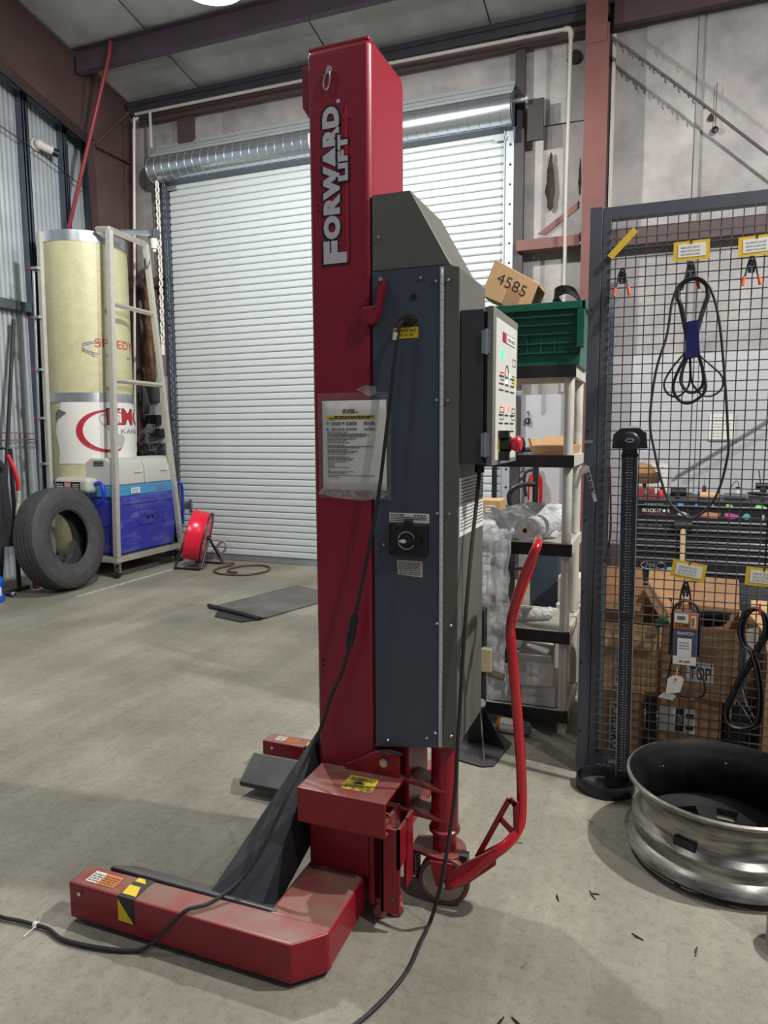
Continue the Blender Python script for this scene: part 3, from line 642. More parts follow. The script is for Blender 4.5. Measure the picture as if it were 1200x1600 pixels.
obj('cord_hook', MB().prism([(-.775, 1.835, 1.742), (-.775, 1.835, 1.705), (-.757, 1.835, 1.693), (-.737, 1.835, 1.697), (-.722, 1.835, 1.730), (-.708, 1.835, 1.806), (-.712, 1.835, 1.818), (-.726, 1.835, 1.812), (-.736, 1.835, 1.745)], (0, .026, 0)), REDC, lf, bevel=.004)
obj('hook_bolt', MB().cyl((-.716, 1.829, 1.812), (-.716, 1.836, 1.812), .006, n=6), CHROME, lf)
# cord inlet and its yellow label
obj('cord_inlet', MB().lathe([(0, .022), (.012, .022), (.014, .012), (.022, .008), (.025, 0), (0, 0)], 20, Matrix.Translation((-.648, 1.859, 1.703)) @ Matrix.Rotation(PI/2, 4, 'X') @ Matrix.Scale(.62, 4, (0, 1, 0)) @ Matrix.Scale(1.15, 4, (1, 0, 0))), BLACKP, lf, smooth=True)
yl = obj('inlet_label', MB().prism([(-.690, 1.858, 1.655), (-.690, 1.858, 1.684), (-.618, 1.858, 1.684), (-.618, 1.858, 1.655)], (0, .001, 0)), YEL, lf)
mb = MB().text('ELECTRICAL INPUT', (-.685, 1.8573, 1.6715), (1, 0, 0), (0, 0, 1), .062, .0075, .012).text('220 VAC 3PH', (-.672, 1.8573, 1.6605), (1, 0, 0), (0, 0, 1), .040, .0075, .012)
obj('label_print', mb, INK, yl)
# disconnect switch with its labels
wl2 = obj('switch_label', B(-.704, -.586, 1.8578, 1.859, 1.146, 1.173), WHITEP, lf)
mb = MB().words((-.70, 1.857, 1.166), (1, 0, 0), (0, 0, 1), .04, .0035).words((-.63, 1.857, 1.166), (1, 0, 0), (0, 0, 1), .035, .003)
for i in range(3): mb.words((-.70, 1.857, 1.1605-i*.005), (1, 0, 0), (0, 0, 1), .108, .0022, 1 if i < 2 else .5)
obj('label_print', mb, INK, wl2)
sw = obj('disconnect_switch', MB().box(-.702, -.588, 1.842, 1.859, 1.052, 1.145).box(-.657, -.632, 1.838, 1.859, 1.135, 1.158), BLACKP, lf, bevel=.006)
MS = Matrix.Translation((-.647, 1.842, 1.098)) @ Matrix.Rotation(PI/2, 4, 'X')
obj('dial_ring', MB().lathe([(.026, 0), (.026, .0035), (.0225, .0035), (.0225, 0)], 28, MS, a0=R_(20), a1=R_(335)), STEEL, sw)
obj('dial_knob', MB().lathe([(0, .012), (.017, .011), (.019, 0), (0, 0)], 24, MS), BLACKP, sw, smooth=True)
obj('dial_handle', MB().box(-.672, -.620, 1.824, 1.834, 1.094, 1.102).box(-.63, -.604, 1.828, 1.842, 1.092, 1.106), BLACKP, sw, bevel=.002)
obj('dial_pointer', MB().prism([(-.667, 1.8235, 1.098), (-.652, 1.8235, 1.104), (-.642, 1.8235, 1.101), (-.642, 1.8235, 1.095), (-.652, 1.8235, 1.092)], (0, .002, 0)), WHITEP, sw)
s0_ = None
for x, z in ((-.688, 1.128), (-.606, 1.126), (-.688, 1.070), (-.606, 1.068)):
    obj('corner_screw', MB().lathe([(0, .002), (.006, .002), (.007, 0), (0, -.002)], 12, Matrix.Translation((x, 1.842, z)) @ Matrix.Rotation(PI/2, 4, 'X')), RUBBER, sw)
rp_ = obj('rating_plate', MB().prism([(-.680, 1.858, .996), (-.682, 1.858, 1.038), (-.606, 1.858, 1.038), (-.606, 1.858, .992)], (0, .001, 0)), mat('worn_rating_plate', (200, 198, 186), .5, var=.15, scale=60), lf)
mb = MB()
for i in range(7): mb.words((-.676, 1.857, 1.030-i*.0054), (1, 0, 0), (0, 0, 1), .066, .0026)
obj('label_print', mb, INKG, rp_)
# label on the lit side of the cabinet
ol = obj('side_label', MB().prism([(-.502, 1.868, 1.11), (-.502, 1.868, 1.273), (-.502, 2.15, 1.273), (-.502, 2.15, 1.11)], (-.001, 0, 0)), WHITEP, lf)
mb = MB()
for i in range(15): mb.words((-.5012, 1.878, 1.262-i*.0098), (0, 1, 0), (0, 0, 1), .125, .0035); mb.words((-.5012, 2.015, 1.262-i*.0098), (0, 1, 0), (0, 0, 1), .125, .0035)
for zz in (1.20, 1.145): mb.box(-.5013, -.501, 1.875, 2.145, zz, zz+.0015)
mb.box(-.5013, -.501, 2.006, 2.0075, 1.115, 1.268)
obj('label_print', mb, INKG, ol)
obj('side_seam', B(-.5032, -.502, 1.905, 1.907, .52, 1.105), BLACKM, lf)
# control box: body, hinged door, panel, lamps, emergency stop
cx = obj('control_box', B(-.503, -.438, 1.866, 2.196, 1.312, 1.722), BOXGREY, lf, bevel=.004)
dr = obj('control_door', B(-.428, -.411, 1.862, 2.20, 1.308, 1.727), DOORGREY, lf, bevel=.003)
obj('door_gasket', B(-.439, -.427, 1.874, 2.19, 1.32, 1.715), BLACKP, lf)
for zz in (1.635, 1.365):
    h = obj('box_hinge', MB().box(-.442, -.420, 1.858, 1.8625, zz-.03, zz+.03).cyl((-.430, 1.858, zz-.033), (-.430, 1.858, zz+.033), .0045, n=8), STEEL, lf)
pn = obj('control_panel', B(-.411, -.4095, 1.888, 2.176, 1.322, 1.702), mat('panel_overlay', (214, 213, 206), .35, var=.03), dr)
PXf = -.409
yy = lambda u: 1.888+.288*u
zz_ = lambda v: 1.702-.38*v
def pq(u0, v0, u1, v1, m, nm, t=.0006):
    return obj(nm, B(PXf-.0004, PXf+t, yy(u0), yy(u1), zz_(v1), zz_(v0)), m, dr)
pq(.28, .075, .90, .145, INK, 'logo_frame', .0003); pq(.295, .08, .885, .14, WHITEP, 'logo_ground', .0005); pq(.29, .079, .45, .141, DECALR, 'logo_mark', .0007)
mb = MB().text('FORWARD', (PXf+.0008, yy(.48), zz_(.128)), (0, 1, 0), (0, 0, 1), .112, .011, .01)
for v in (.40, .455, .50, .68, .74, .80, .855):
    for u0, u1 in ((.14, .34), (.42, .60), (.68, .88)):
        mb.words((PXf+.0006, yy(u0), zz_(v)), (0, 1, 0), (0, 0, 1), .288*(u1-u0), .0045)
for u, v in ((.2, .37), (.78, .37), (.2, .62), (.78, .62), (.2, .655), (.78, .655), (.78, .24)):
    w = .045; y0, z0 = yy(u), zz_(v); t = .0016
    for q in ((y0, y0+w, z0, z0+t), (y0, y0+w, z0-.02, z0-.02+t), (y0, y0+t, z0-.02, z0), (y0+w, y0+w+t, z0-.02, z0+t)): mb.box(PXf, PXf+.0005, *q)
obj('panel_print', mb, INK, dr)
GRN = mat('green_led', (60, 235, 120), .4, emit=((60, 255, 130), 2.2)); REDL = mat('red_led', (255, 120, 120), .4, emit=((255, 70, 70), 3.0)); WHL = mat('cyan_led', (180, 255, 230), .4, emit=((170, 255, 220), 2))
pq(.22, .205, .33, .275, GRN, 'green_display', .001)
for u, v, m in ((.38, .365, REDL), (.38, .625, REDL), (.60, .62, REDL), (.60, .375, WHL), (.5, .42, WHL)):
    obj('led', MB().cyl((PXf-.001, yy(u), zz_(v)), (PXf+.002, yy(u), zz_(v)), .007, n=12), m, dr)
obj('selector_ring', MB().lathe([(.022, 0), (.022, .001), (.019, .001), (.019, 0)], 24, Matrix.Translation((PXf, yy(.5), zz_(.36))) @ Matrix.Rotation(PI/2, 4, 'Y')), INK, dr)
pq(.86, .38, .95, .44, YEL, 'warning_sticker')
obj('door_latch', MB().cyl((PXf-.002, 2.188, 1.515), (PXf+.018, 2.188, 1.515), .010, n=12).box(PXf+.014, PXf+.02, 2.182, 2.194, 1.495, 1.518), STEEL, dr)
es = obj('emergency_stop_plate', MB().cyl((PXf, 1.955, 1.365), (PXf+.002, 1.955, 1.365), .030, n=24), YEL, dr)
obj('stop_collar', MB().lathe([(0, 0), (.022, 0), (.022, .026), (.016, .028), (0, .028)], 20, Matrix.Translation((PXf+.002, 1.955, 1.365)) @ Matrix.Rotation(PI/2, 4, 'Y')), BLACKP, dr, smooth=True)
obj('stop_button', MB().lathe([(0, .024), (.014, .026), (.021, .040), (.023, .050), (.018, .056), (0, .058)], 20, Matrix.Translation((PXf+.002, 1.955, 1.365)) @ Matrix.Rotation(PI/2, 4, 'Y')), mat('red_button', (206, 28, 40), .3), dr, smooth=True)
obj('stop_guard', MB().box(PXf, PXf+.028, 1.935, 1.948, 1.320, 1.345).box(PXf, PXf+.028, 1.925, 1.945, 1.385, 1.402), BLACKP, dr)
obj('cable_gland', MB().cyl((-.470, 1.965, 1.312), (-.470, 1.965, 1.285), .014, n=14), BLACKP, lf)
# lettering on the column: runs upward
LY = YN-.0012
xd, yd = (0, 0, 1), (-1, 0, 0)
dk = MB(); wh = MB()
FZ, FX = 1.872, -.846
for mbx, bold, yo in ((dk, .105, .0), (wh, .070, -.0006)):
    g = (.006 if mbx is dk else 0)
    mbx.text('ORWARD', (FX+g*.9, LY+yo, FZ+.066-g), xd, yd, .352+2*g, .052+2*g, bold)
    mbx.text('F', (FX+.018+g*.9, LY+yo, FZ-g), xd, yd, .062+1.4*g, .071+2*g, bold)
    mbx.text('LIFT', (FX+.025+g*.8, LY+yo-.0012, FZ+.218-g), xd, yd, .122+2*g, .030+2*g, bold)
    for zz in (.150, .168):
        pass
wh.cyl((FX-.002, LY-.0003, FZ+.428), (FX-.002, LY-.0008, FZ+.428), .0055, n=14)
dk.cyl((FX-.068, LY-.0002, FZ+.148), (FX-.068, LY, FZ+.148), .0035, n=10).cyl((FX-.068, LY-.0002, FZ+.163), (FX-.068, LY, FZ+.163), .0035, n=10)
lg = obj('logo_outline', dk, DECALK, lf); obj('logo_letters', wh, DECAL, lf)
ar = MB().prism([(FX+.026, LY-.0003, FZ+.005), (FX+.026, LY-.0003, FZ+.385), (FX+.034, LY-.0003, FZ+.378), (FX+.022, LY-.0003, FZ+.425), (FX+.006, LY-.0003, FZ+.378), (FX+.014, LY-.0003, FZ+.385), (FX+.018, LY-.0003, FZ+.005)], (0, .0003, 0))
obj('logo_arrow', ar, DECALR, lf)
mb = MB().tube([(FX+.030, LY, FZ), (FX+.030, LY, FZ+.2)], .0012, n=4).tube([(FX+.036, LY, FZ+.378), (FX+.022, LY, FZ+.428), (FX+.004, LY, FZ+.378)], .0011, n=4)
obj('logo_arrow_line', mb, DECALK, lf)
for zz in (.70, .715): obj('column_rivet', MB().cyl((-.922, YN-.002, zz), (-.922, YN+.001, zz), .004, n=8), BLACKM, lf)
# clip hanging on the column
t = thing('snap_clip', 'small steel snap clip hanging near the top of the red column', 'clip', (-.878, 1.848, 2.33))
obj('eye_bolt', MB().tube([(-.872, 1.86, 2.385), (-.872, 1.85, 2.39), (-.868, 1.845, 2.38), (-.874, 1.845, 2.372), (-.876, 1.85, 2.38)], .003, n=6).cyl((-.872, 1.852, 2.383), (-.872, 1.8605, 2.383), .010, n=10), CHROME, t)
obj('clip_body', MB().tube(catmull([(-.873, 1.850, 2.382), (-.886, 1.850, 2.362), (-.888, 1.850, 2.340), (-.880, 1.850, 2.332), (-.871, 1.850, 2.342), (-.869, 1.850, 2.365)], 5, True), .0024, n=6, closed=True), CHROME, t, smooth=True)

# instruction sheet taped to the column
t = thing('instruction_sheet', 'laminated white instruction sheet taped to the red column', 'sheet', (-.81, 1.85, 1.36))
Q = lambda u, v: Vector((-.908+.198*u+.0*v, 1.8525, 1.490-.255*v))
obj('paper', MB().grid(lambda u, v: Q(u, v)+Vector((0, -.0012*math.sin(u*3.1)*math.sin(v*5), 0)), 8, 8), WHITEP, t, smooth=True, solid=.0006)
ov = MB().grid(lambda u, v: Vector((-.922+.226*u, 1.8515-.001*noise.noise(Vector((u*4, v*5, 0))), 1.512-.302*v)), 10, 12)
obj('clear_laminate', ov, film_mat('clear_laminate_film', .10, .12, 30, .35), t, smooth=True)
mb = MB(); ow = lambda u, v, w, h, fr=1: mb.words(Q(u, v)+Vector((0, -.0022, 0)), (1, 0, 0), (0, 0, 1), .198*w, h, fr)
ow(.33, .115, .22, .005); ow(.33, .14, .24, .005)
for r, (v, w) in enumerate([(.355, .32), (.375, .62), (.39, .66), (.405, .60), (.43, .46), (.445, .3), (.47, .36), (.5, .28), (.515, .72), (.53, .5), (.555, .32), (.57, .48), (.585, .42), (.605, .3), (.635, .35), (.65, .42), (.665, .4), (.69, .3), (.71, .12), (.73, .12), (.75, .35), (.78, .05), (.80, .42), (.815, .3), (.845, .74), (.862, .2)]): ow(.08, v, w, .0026)
for cxu in (.14, .38, .66):
    for v in (.245, .26, .275, .315, .33): ow(cxu, v, .17, .0024)
obj('printed_text', mb, INKG, t, kind='stuff')
obj('yellow_heading', B(Q(.07, 0).x, Q(.82, 0).x, 1.8500, 1.8512, Q(0, .205).z, Q(0, .165).z), YEL, t)
mb = MB(); mb.words(Q(.2, .183)+Vector((0, -.003, 0)), (1, 0, 0), (0, 0, 1), .12, .003); mb.words(Q(.12, .2)+Vector((0, -.003, 0)), (1, 0, 0), (0, 0, 1), .13, .003)
obj('heading_print', mb, INK, t)
for u, v in ((.085, .25), (.34, .25), (.085, .32), (.34, .32)):
    p = Q(u, v); obj('symbol', MB().cyl(p+Vector((0, -.0012, 0)), p+Vector((0, -.002, 0)), .004, n=14), mat('blue_symbol', (60, 130, 180), .5), t)
for pts in ([(-.80, 1.520), (-.775, 1.531), (-.742, 1.528), (-.735, 1.508), (-.76, 1.500)], [(-.925, 1.222), (-.86, 1.21), (-.78, 1.205), (-.72, 1.215), (-.70, 1.228), (-.74, 1.236), (-.91, 1.238)]):
    obj('tape_strip', MB().prism([(x, 1.8512, z) for x, z in pts], (0, .0004, 0)), film_mat('clear_tape', .16, .1, 60, .8) if 'clear_tape' not in MATS else MATS['clear_tape'], t)

# cables of the lift
t = thing('power_cord', 'black power cord hanging from the cabinet and trailing left across the floor', 'cable', (-.8, 1.7, 0))
pc = catmull([(-.655, 1.842, 1.70), (-.668, 1.83, 1.655), (-.70, 1.826, 1.40), (-.727, 1.822, 1.20), (-.762, 1.815, 1.02), (-.792, 1.808, .875), (-.808, 1.802, .788), (-.835, 1.80, .70), (-.865, 1.80, .637), (-.897, 1.78, .53), (-.935, 1.745, .43), (-.962, 1.685, .352), (-1.0, 1.62, .235), (-1.04, 1.565, .165), (-1.085, 1.485, .137), (-1.135, 1.438, .131), (-1.19, 1.415, .07), (-1.258, 1.40, .012), (-1.36, 1.37, .010), (-1.484, 1.358, .010), (-1.56, 1.375, .010), (-1.65, 1.372, .010), (-1.76, 1.367, .010), (-1.95, 1.42, .010)], 8)
obj('cord', MB().tube(pc, .0054, n=8), RUBBER, t, smooth=True)
obj('coupler', MB().lathe([(0, 0), (.008, 0), (.011, .01), (.013, .03), (.012, .055), (.010, .058), (.013, .062), (.012, .085), (.008, .10), (0, .10)], 14, Matrix.Translation((-.811, 1.801, .783)) @ Vector((.017, .006, .09)).to_track_quat('Z', 'Y').to_matrix().to_4x4()), BLACKP, t, smooth=True)
obj('cord_tie', MB().cyl((-.672, 1.829, 1.668), (-.675, 1.829, 1.648), .008, n=8), WHITEPL, t)
obj('zip_tie', MB().cyl((-1.60, 1.376, .010), (-1.612, 1.375, .010), .009, n=8).tube([(-1.60, 1.37, .012), (-1.603, 1.33, .006)], .0018, n=5).tube([(-1.605, 1.385, .012), (-1.60, 1.40, .05)], .0018, n=5), WHITEP, t)
c2 = catmull([(-.470, 1.965, 1.29), (-.472, 1.94, 1.20), (-.474, 1.90, 1.088), (-.474, 1.845, .93), (-.480, 1.835, .80), (-.491, 1.828, .559), (-.497, 1.815, .381), (-.512, 1.77, .20), (-.54, 1.775, .07), (-.558, 1.77, .009), (-.559, 1.70, .009), (-.558, 1.604, .009), (-.572, 1.52, .009), (-.60, 1.43, .009), (-.64, 1.35, .009), (-.72, 1.22, .009), (-.80, 1.05, .009)], 8)
tag(obj('control_cable', MB().tube(c2, .0056, n=8), RUBBER, smooth=True), 'black control cable dropping from the control box to the floor', 'cable')

# ================================================================== left corner
TC = Vector((-5.427, 5.714, 0)); TR = .414; zk = lambda z: 1.4+(z-1.4)*1.0234; PHI = math.atan2(-.7251, .6887)
def on(s, z, e=.003):
    q = PHI+s/TR; return Vector((TC.x+(TR+e)*math.cos(q), TC.y+(TR+e)*math.sin(q), zk(z)))
tk = thing('tank_washer_cart', 'tall beige fiberglass tank on wheeled frame with blue bin and grey hood', 'tank cart', (-5.2, 5.8, 0))
MT = Matrix.Translation(TC)
sh = obj('tank_shell', MB().lathe([(TR-.006, .26), (TR, .26), (TR, zk(3.27)), (TR-.006, zk(3.27)), (TR-.006, .26)], 56, MT), TANK, tk, smooth=True)
for z0, z1 in ((3.17, 3.272), (1.70, 1.79)):
    obj('metal_band', MB().lathe([(TR+.001, zk(z0)), (TR+.007, zk(z0)+.002), (TR+.007, zk(z1)-.002), (TR+.001, zk(z1))], 56, MT), STEEL, tk, smooth=True)
obj('tank_lid', MB().lathe([(0, 3.25), (TR-.01, 3.25), (TR-.01, 3.24), (0, 3.24)], 40, MT), DARKGALV, tk)
obj('tank_hopper', MB().lathe([(TR-.002, .27), (TR-.02, .20), (.30, .12), (.15, .095), (0, .09)], 40, MT), GREYPL, tk, smooth=True)
ban = MB()
def bfn(u, v):
    s = -.36+.98*u; z = 1.118+.60*v
    l = -.36+.055*max(0, v-.5)*2+.02*math.sin(v*9); s = max(s, l) if u > 0 else l
    return on(s, z+(.012*math.sin(u*9) if v > .9 else 0), .004)
ban.grid(bfn, 40, 12)
bn = obj('white_banner', ban, WHITEP, tk, smooth=True)
cr = []
for i in range(25):
    q = R_(62+i*(292-62)/24); cr.append((.15+.30*math.cos(q)*1.0, 1.425+.205*math.sin(q)))
inn = []
for i in range(25):
    q = R_(292-i*(292-62)/24); inn.append((.175+.262*math.cos(q), 1.43+.183*math.sin(q)))
mb = MB(); v = [on(s, z, .006) for s, z in cr]+[on(s, z, .006) for s, z in reversed(inn)]
n = len(cr); mb.add(v, [(i, i+1, n+i+1, n+i) for i in range(n-1)])
obj('red_crescent', mb, mat('banner_red', (176, 40, 58), .5), bn)
def blob(pts, m, nm, par, e=.0055):
    P = catmull([(s, z, 0) for s, z in pts], 4, True); mb = MB(); c = sum((p for p in P), Vector())/len(P)
    v = [on(p.x, p.y, e) for p in P]+[on(c.x, c.y, e)]; k = len(P)
    mb.add(v, [(i, (i+1) % k, k) for i in range(k)]); obj(nm, mb, m, par)
GREYC = mat('banner_grey', (178, 178, 180), .5)
blob([(.06, 1.56), (.12, 1.60), (.22, 1.60), (.28, 1.56), (.26, 1.50), (.20, 1.47), (.17, 1.42), (.12, 1.46), (.08, 1.50)], GREYC, 'grey_continent', bn)
blob([(.22, 1.38), (.28, 1.40), (.33, 1.36), (.31, 1.30), (.27, 1.24), (.24, 1.31)], GREYC, 'grey_continent', bn)
fnb = lambda e, s0, z0: (lambda a, b: on(s0+a, z0+b, e))
mb = MB().text('KMC', (0, 0, 0), 0*Vector((1, 0, 0)), Vector(), .52, .165, .05, fn=fnb(.0062, .135, 1.482)); obj('banner_lettering_edge', mb, INK, bn)
mb = MB().text('KMC', (0, 0, 0), Vector(), Vector(), .50, .150, .02, fn=fnb(.0072, .145, 1.489)); obj('banner_lettering', mb, mat('banner_red', (176, 40, 58)), bn)
mb = MB().text('KANSAS', (0, 0, 0), Vector(), Vector(), .42, .045, 0, fn=fnb(.0062, .285, 1.40)); obj('banner_lettering', mb, INKG, bn)
fp = [on(-.30, 1.635, .03), on(-.36, 1.60, .004), on(-.36, 1.52, .006), on(-.23, 1.60, .012)]
obj('curled_corner', MB().add(fp, [(0, 1, 2), (0, 2, 3)]), mat('banner_back', (120, 120, 124), .6), bn, solid=.002)
mb = MB().text('SPEEDYWAY', (0, 0, 0), Vector(), Vector(), .84, .080, .0, fn=fnb(.0035, .06, 2.215)); obj('tank_lettering', mb, mat('tank_red_print', (198, 66, 60), .5), sh)
mb = MB()
for k, (m1, z1, z2, s1) in enumerate(((0, 2.25, 2.17, -.05), (1, 2.235, 2.155, -.04))):
    mb.tube([on(s, z, .003) for s, z in [(.12, z1+.02), (.03, z1+.01), (s1, z1-.01), (s1-.005, z1-.05), (.05, z2-.01), (.2, z2-.02), (.45, z2-.025), (.6, z2-.02)]], .004, n=4)
obj('tank_swoosh', mb, mat('tank_blue_print', (112, 130, 176), .5), sh)
mb = MB().tube([on(s, z, .003) for s, z in [(-.06, 2.18), (.05, 2.125), (.25, 2.105), (.6, 2.105)]], .004, n=4)
obj('tank_swoosh', mb, mat('tank_red_print', (198, 66, 60), .5), sh)
# frame
fx = -4.852
def bar(a, b, w=.022, m=TUBE, nm='frame_tube', parent=None):
    a, b = Vector(a), Vector(b)
    return obj(nm, MB().tube([a, b], w*1.41, n=4, seed=None) if False else MB().tube([a, b], w*1.3, n=4), m, parent or tk)
sq = lambda a, b, w=.021, m=TUBE, nm='frame_tube': obj(nm, MB().add([(x+dx*w, y+dy*w, z) for x, y, z in (a, b) for dx, dy in ((-1, -1), (1, -1), (1, 1), (-1, 1))], [(0, 1, 5, 4), (1, 2, 6, 5), (2, 3, 7, 6), (3, 0, 4, 7), (3, 2, 1, 0), (4, 5, 6, 7)]), m, tk)
sq((fx, 5.345, .21), (fx, 5.45, 3.30), .025, nm='front_post')
sq((fx, 6.33, .21), (fx, 5.95, 3.29), .023, nm='slanted_leg')
bar((fx, 5.44, 2.62), (fx, 6.03, 2.61), .018, nm='rung'); bar((fx, 5.41, 1.905), (fx, 6.12, 1.90), .018, nm='rung')
bar((fx, 5.45, 3.30), (fx, 5.96, 3.28), .024, nm='top_bar'); bar((fx, 5.45, 3.30), (-5.0, 5.45, 3.315), .022, nm='top_bar')
bar((fx, 5.55, 3.30), (fx+.02, 6.06, 3.40), .014, nm='lifting_arm', m=STEEL); bar((fx, 5.60, 3.32), (fx+.02, 6.06, 3.44), .012, nm='lifting_arm', m=STEEL)
obj('arm_head', MB().box(fx-.02, fx+.06, 6.02, 6.11, 3.36, 3.45), DARKGALV, tk, bevel=.006)
obj('arm_roller', MB().cyl((fx+.02, 6.06, 3.36), (fx+.02, 6.06, 3.26), .035, n=14).cyl((fx+.02, 6.06, 3.26), (fx+.02, 6.06, 3.23), .018, n=12), WHITEPL, tk, smooth=40)
obj('arm_cable', MB().tube(catmull([(fx, 6.0, 3.25), (fx+.02, 5.97, 3.10), (fx, 5.94, 3.05), (fx-.01, 5.95, 3.15), (fx, 5.98, 3.12)], 5), .008, n=6), BLACKP, tk)
sq((-5.43, 5.12, .21), (-5.375, 5.13, 3.25), .020, nm='left_post')
obj('side_pipe', MB().tube([(-5.50, 5.08, .5), (-5.44, 5.10, 2.90), (-5.40, 5.12, 2.90)], .012, n=8), STEEL, tk)
for z in (2.92, 2.48, 2.0, 1.55, 1.12):
    obj('pipe_clamp', MB().box(-5.505+.022*z, -5.43+.022*z, 5.07, 5.12, z-.012, z+.012), STEEL, tk, bevel=.002); obj('clamp_handle', MB().cyl((-5.555+.022*z, 5.085, z), (-5.505+.022*z, 5.085, z), .010, n=8), mat('red_knob', (178, 40, 62), .4), tk)
obj('base_rail', MB().box(-5.52, -4.825, 5.315, 5.365, .155, .205).box(-4.875, -4.825, 5.365, 6.36, .155, .205).box(-5.52, -4.875, 6.31, 6.36, .155, .205).box(-5.52, -5.47, 5.08, 6.31, .155, .205), TUBE, tk, bevel=.003)
obj('base_deck', B(-5.47, -4.87, 5.365, 6.31, .20, .212), DARKGALV, tk)
for x, y, a in ((-4.865, 5.36, 20), (-4.865, 6.31, -10), (-5.48, 5.36, 10), (-5.48, 6.31, 0)):
    M = Matrix.Translation((x, y, .06)) @ Matrix.Rotation(R_(a), 4, 'Z') @ Matrix.Rotation(PI/2, 4, 'Y')
    cw = obj('caster_wheel', MB().lathe([(0, -.018), (.05, -.018), (.06, -.010), (.06, .010), (.05, .018), (0, .018)], 22, M), RUBBER, tk, smooth=40)
    Mf = Matrix.Translation((x, y, 0)) @ Matrix.Rotation(R_(a), 4, 'Z')
    obj('caster_fork', MB().box(-.026, -.021, -.02, .02, .05, .14, Mf).box(.021, .026, -.02, .02, .05, .14, Mf).box(-.03, .03, -.03, .03, .138, .156, Mf), STEEL, cw)
# blue bin, band, hood
obj('blue_bin', MB().add([(-5.27, 5.41, .215), (-4.89, 5.41, .215), (-4.89, 6.27, .215), (-5.27, 6.27, .215), (-5.30, 5.375, .79), (-4.878, 5.375, .79), (-4.878, 6.315, .79), (-5.30, 6.315, .79)], [(3, 2, 1, 0), (4, 5, 6, 7), (0, 1, 5, 4), (1, 2, 6, 5), (2, 3, 7, 6), (3, 0, 4, 7)]), BLUEB, tk, bevel=.02, seg=3)
bb = [c for c in tk.children if c.name.startswith('blue_bin')][0]
mb = MB()
for q in ((5.72, 6.10, .63, .64), (5.72, 6.10, .48, .49), (5.72, 5.73, .48, .64), (6.09, 6.10, .48, .64)): mb.box(-4.886, -4.876, *q)
mb.text('EMMEC', (-4.876, 5.76, .525), (0, 1, 0), (0, 0, 1), .30, .075, .03)
obj('embossed_badge', mb, mat('blue_emboss', (62, 66, 160), .5), bb)
mb = MB()
for q in ((-5.20, -4.98, .63, .64), (-5.20, -4.98, .50, .51), (-5.20, -5.19, .50, .64), (-4.99, -4.98, .50, .64)): mb.box(q[0], q[1], 5.386, 5.41, q[2], q[3])
obj('embossed_badge', mb, mat('blue_emboss', (62, 66, 160), .5), bb)
obj('bin_rib', B(-4.89, -4.872, 5.50, 6.27, .70, .725), BLUEB, bb, bevel=.006)
obj('blue_band', B(-5.33, -4.878, 5.362, 6.26, .785, .895), LBLUE, tk, bevel=.012)
obj('band_sticker', B(-4.8685, -4.8665, 5.60, 5.73, .81, .865), WHITEP, tk)
mb = MB().words((-4.866, 5.61, .84), (0, 1, 0), (0, 0, 1), .10, .012).words((-4.866, 5.61, .82), (0, 1, 0), (0, 0, 1), .10, .010)
obj('sticker_print', mb, mat('tank_blue_print', (112, 130, 176)), tk)
obj('band_print', MB().text('ELEC', (-4.8665, 6.0, .825), (0, 1, 0), (0, 0, 1), .085, .03, .03).text('D', (-4.8665, 6.12, .825), (0, 1, 0), (0, 0, 1), .02, .03, .03), mat('pink_print', (170, 110, 140), .5), tk)
def hood(y0, y1):
    return MB().prism([(-4.872, y0, .895), (-4.874, y0, 1.06), (-4.90, y0, 1.13), (-4.96, y0, 1.165), (-5.15, y0, 1.165), (-5.22, y0, 1.12), (-5.45, y0, .97), (-5.45, y0, .895)], (0, y1-y0, 0))
obj('grey_hood', hood(5.365, 5.815), GREYPL, tk, bevel=.018, seg=3); obj('grey_hood', hood(5.83, 6.255), GREYPL, tk, bevel=.018, seg=3)
for y in (5.66, 6.06): obj('hood_grip', MB().tube([(-4.868, y, 1.05), (-4.866, y+.0, 1.02), (-4.866, y+.10, 1.02), (-4.868, y+.11, 1.05)], .006, n=6), WHITEPL, tk)
obj('hood_vent', MB().box(-5.10, -4.98, 5.358, 5.366, 1.11, 1.118).box(-5.10, -4.98, 5.358, 5.366, 1.128, 1.136).box(-5.10, -4.98, 5.358, 5.366, 1.093, 1.10), BLACKP, tk)
# control pod with blue tube handles
obj('control_pod', B(-5.47, -5.03, 5.20, 5.358, .83, .985), GREYPL, tk, bevel=.05, seg=3)
pd = [c for c in tk.children if c.name.startswith('control_pod')][0]
obj('pod_panel', MB().box(-5.42, -5.12, 5.192, 5.202, .865, .945), BLACKP, pd, bevel=.006)
obj('pod_label', B(-5.31, -5.23, 5.189, 5.193, .87, .94), mat('pod_label_red', (206, 90, 90), .5), pd)
mb = MB()
for i in range(4): mb.words((-5.30, 5.1885, .882+i*.014), (1, 0, 0), (0, 0, 1), .06, .007)
for i in range(3): mb.words((-5.41, 5.1915, .875+i*.02), (1, 0, 0), (0, 0, 1), .085, .009); mb.words((-5.21, 5.1915, .875+i*.02), (1, 0, 0), (0, 0, 1), .08, .009)
obj('pod_print', mb, WHITEP, pd)
obj('tube_handle', MB().tube(catmull([(-5.06, 5.30, .91), (-4.96, 5.28, .93), (-4.91, 5.27, .87), (-4.92, 5.27, .78), (-5.0, 5.28, .72), (-5.10, 5.30, .70)], 6), .020, n=10), BLUET, tk, smooth=True)
obj('tube_handle', MB().tube(catmull([(-5.46, 5.30, .93), (-5.54, 5.28, .93), (-5.59, 5.27, .87), (-5.58, 5.28, .78)], 6), .020, n=10), BLUET, tk, smooth=True)
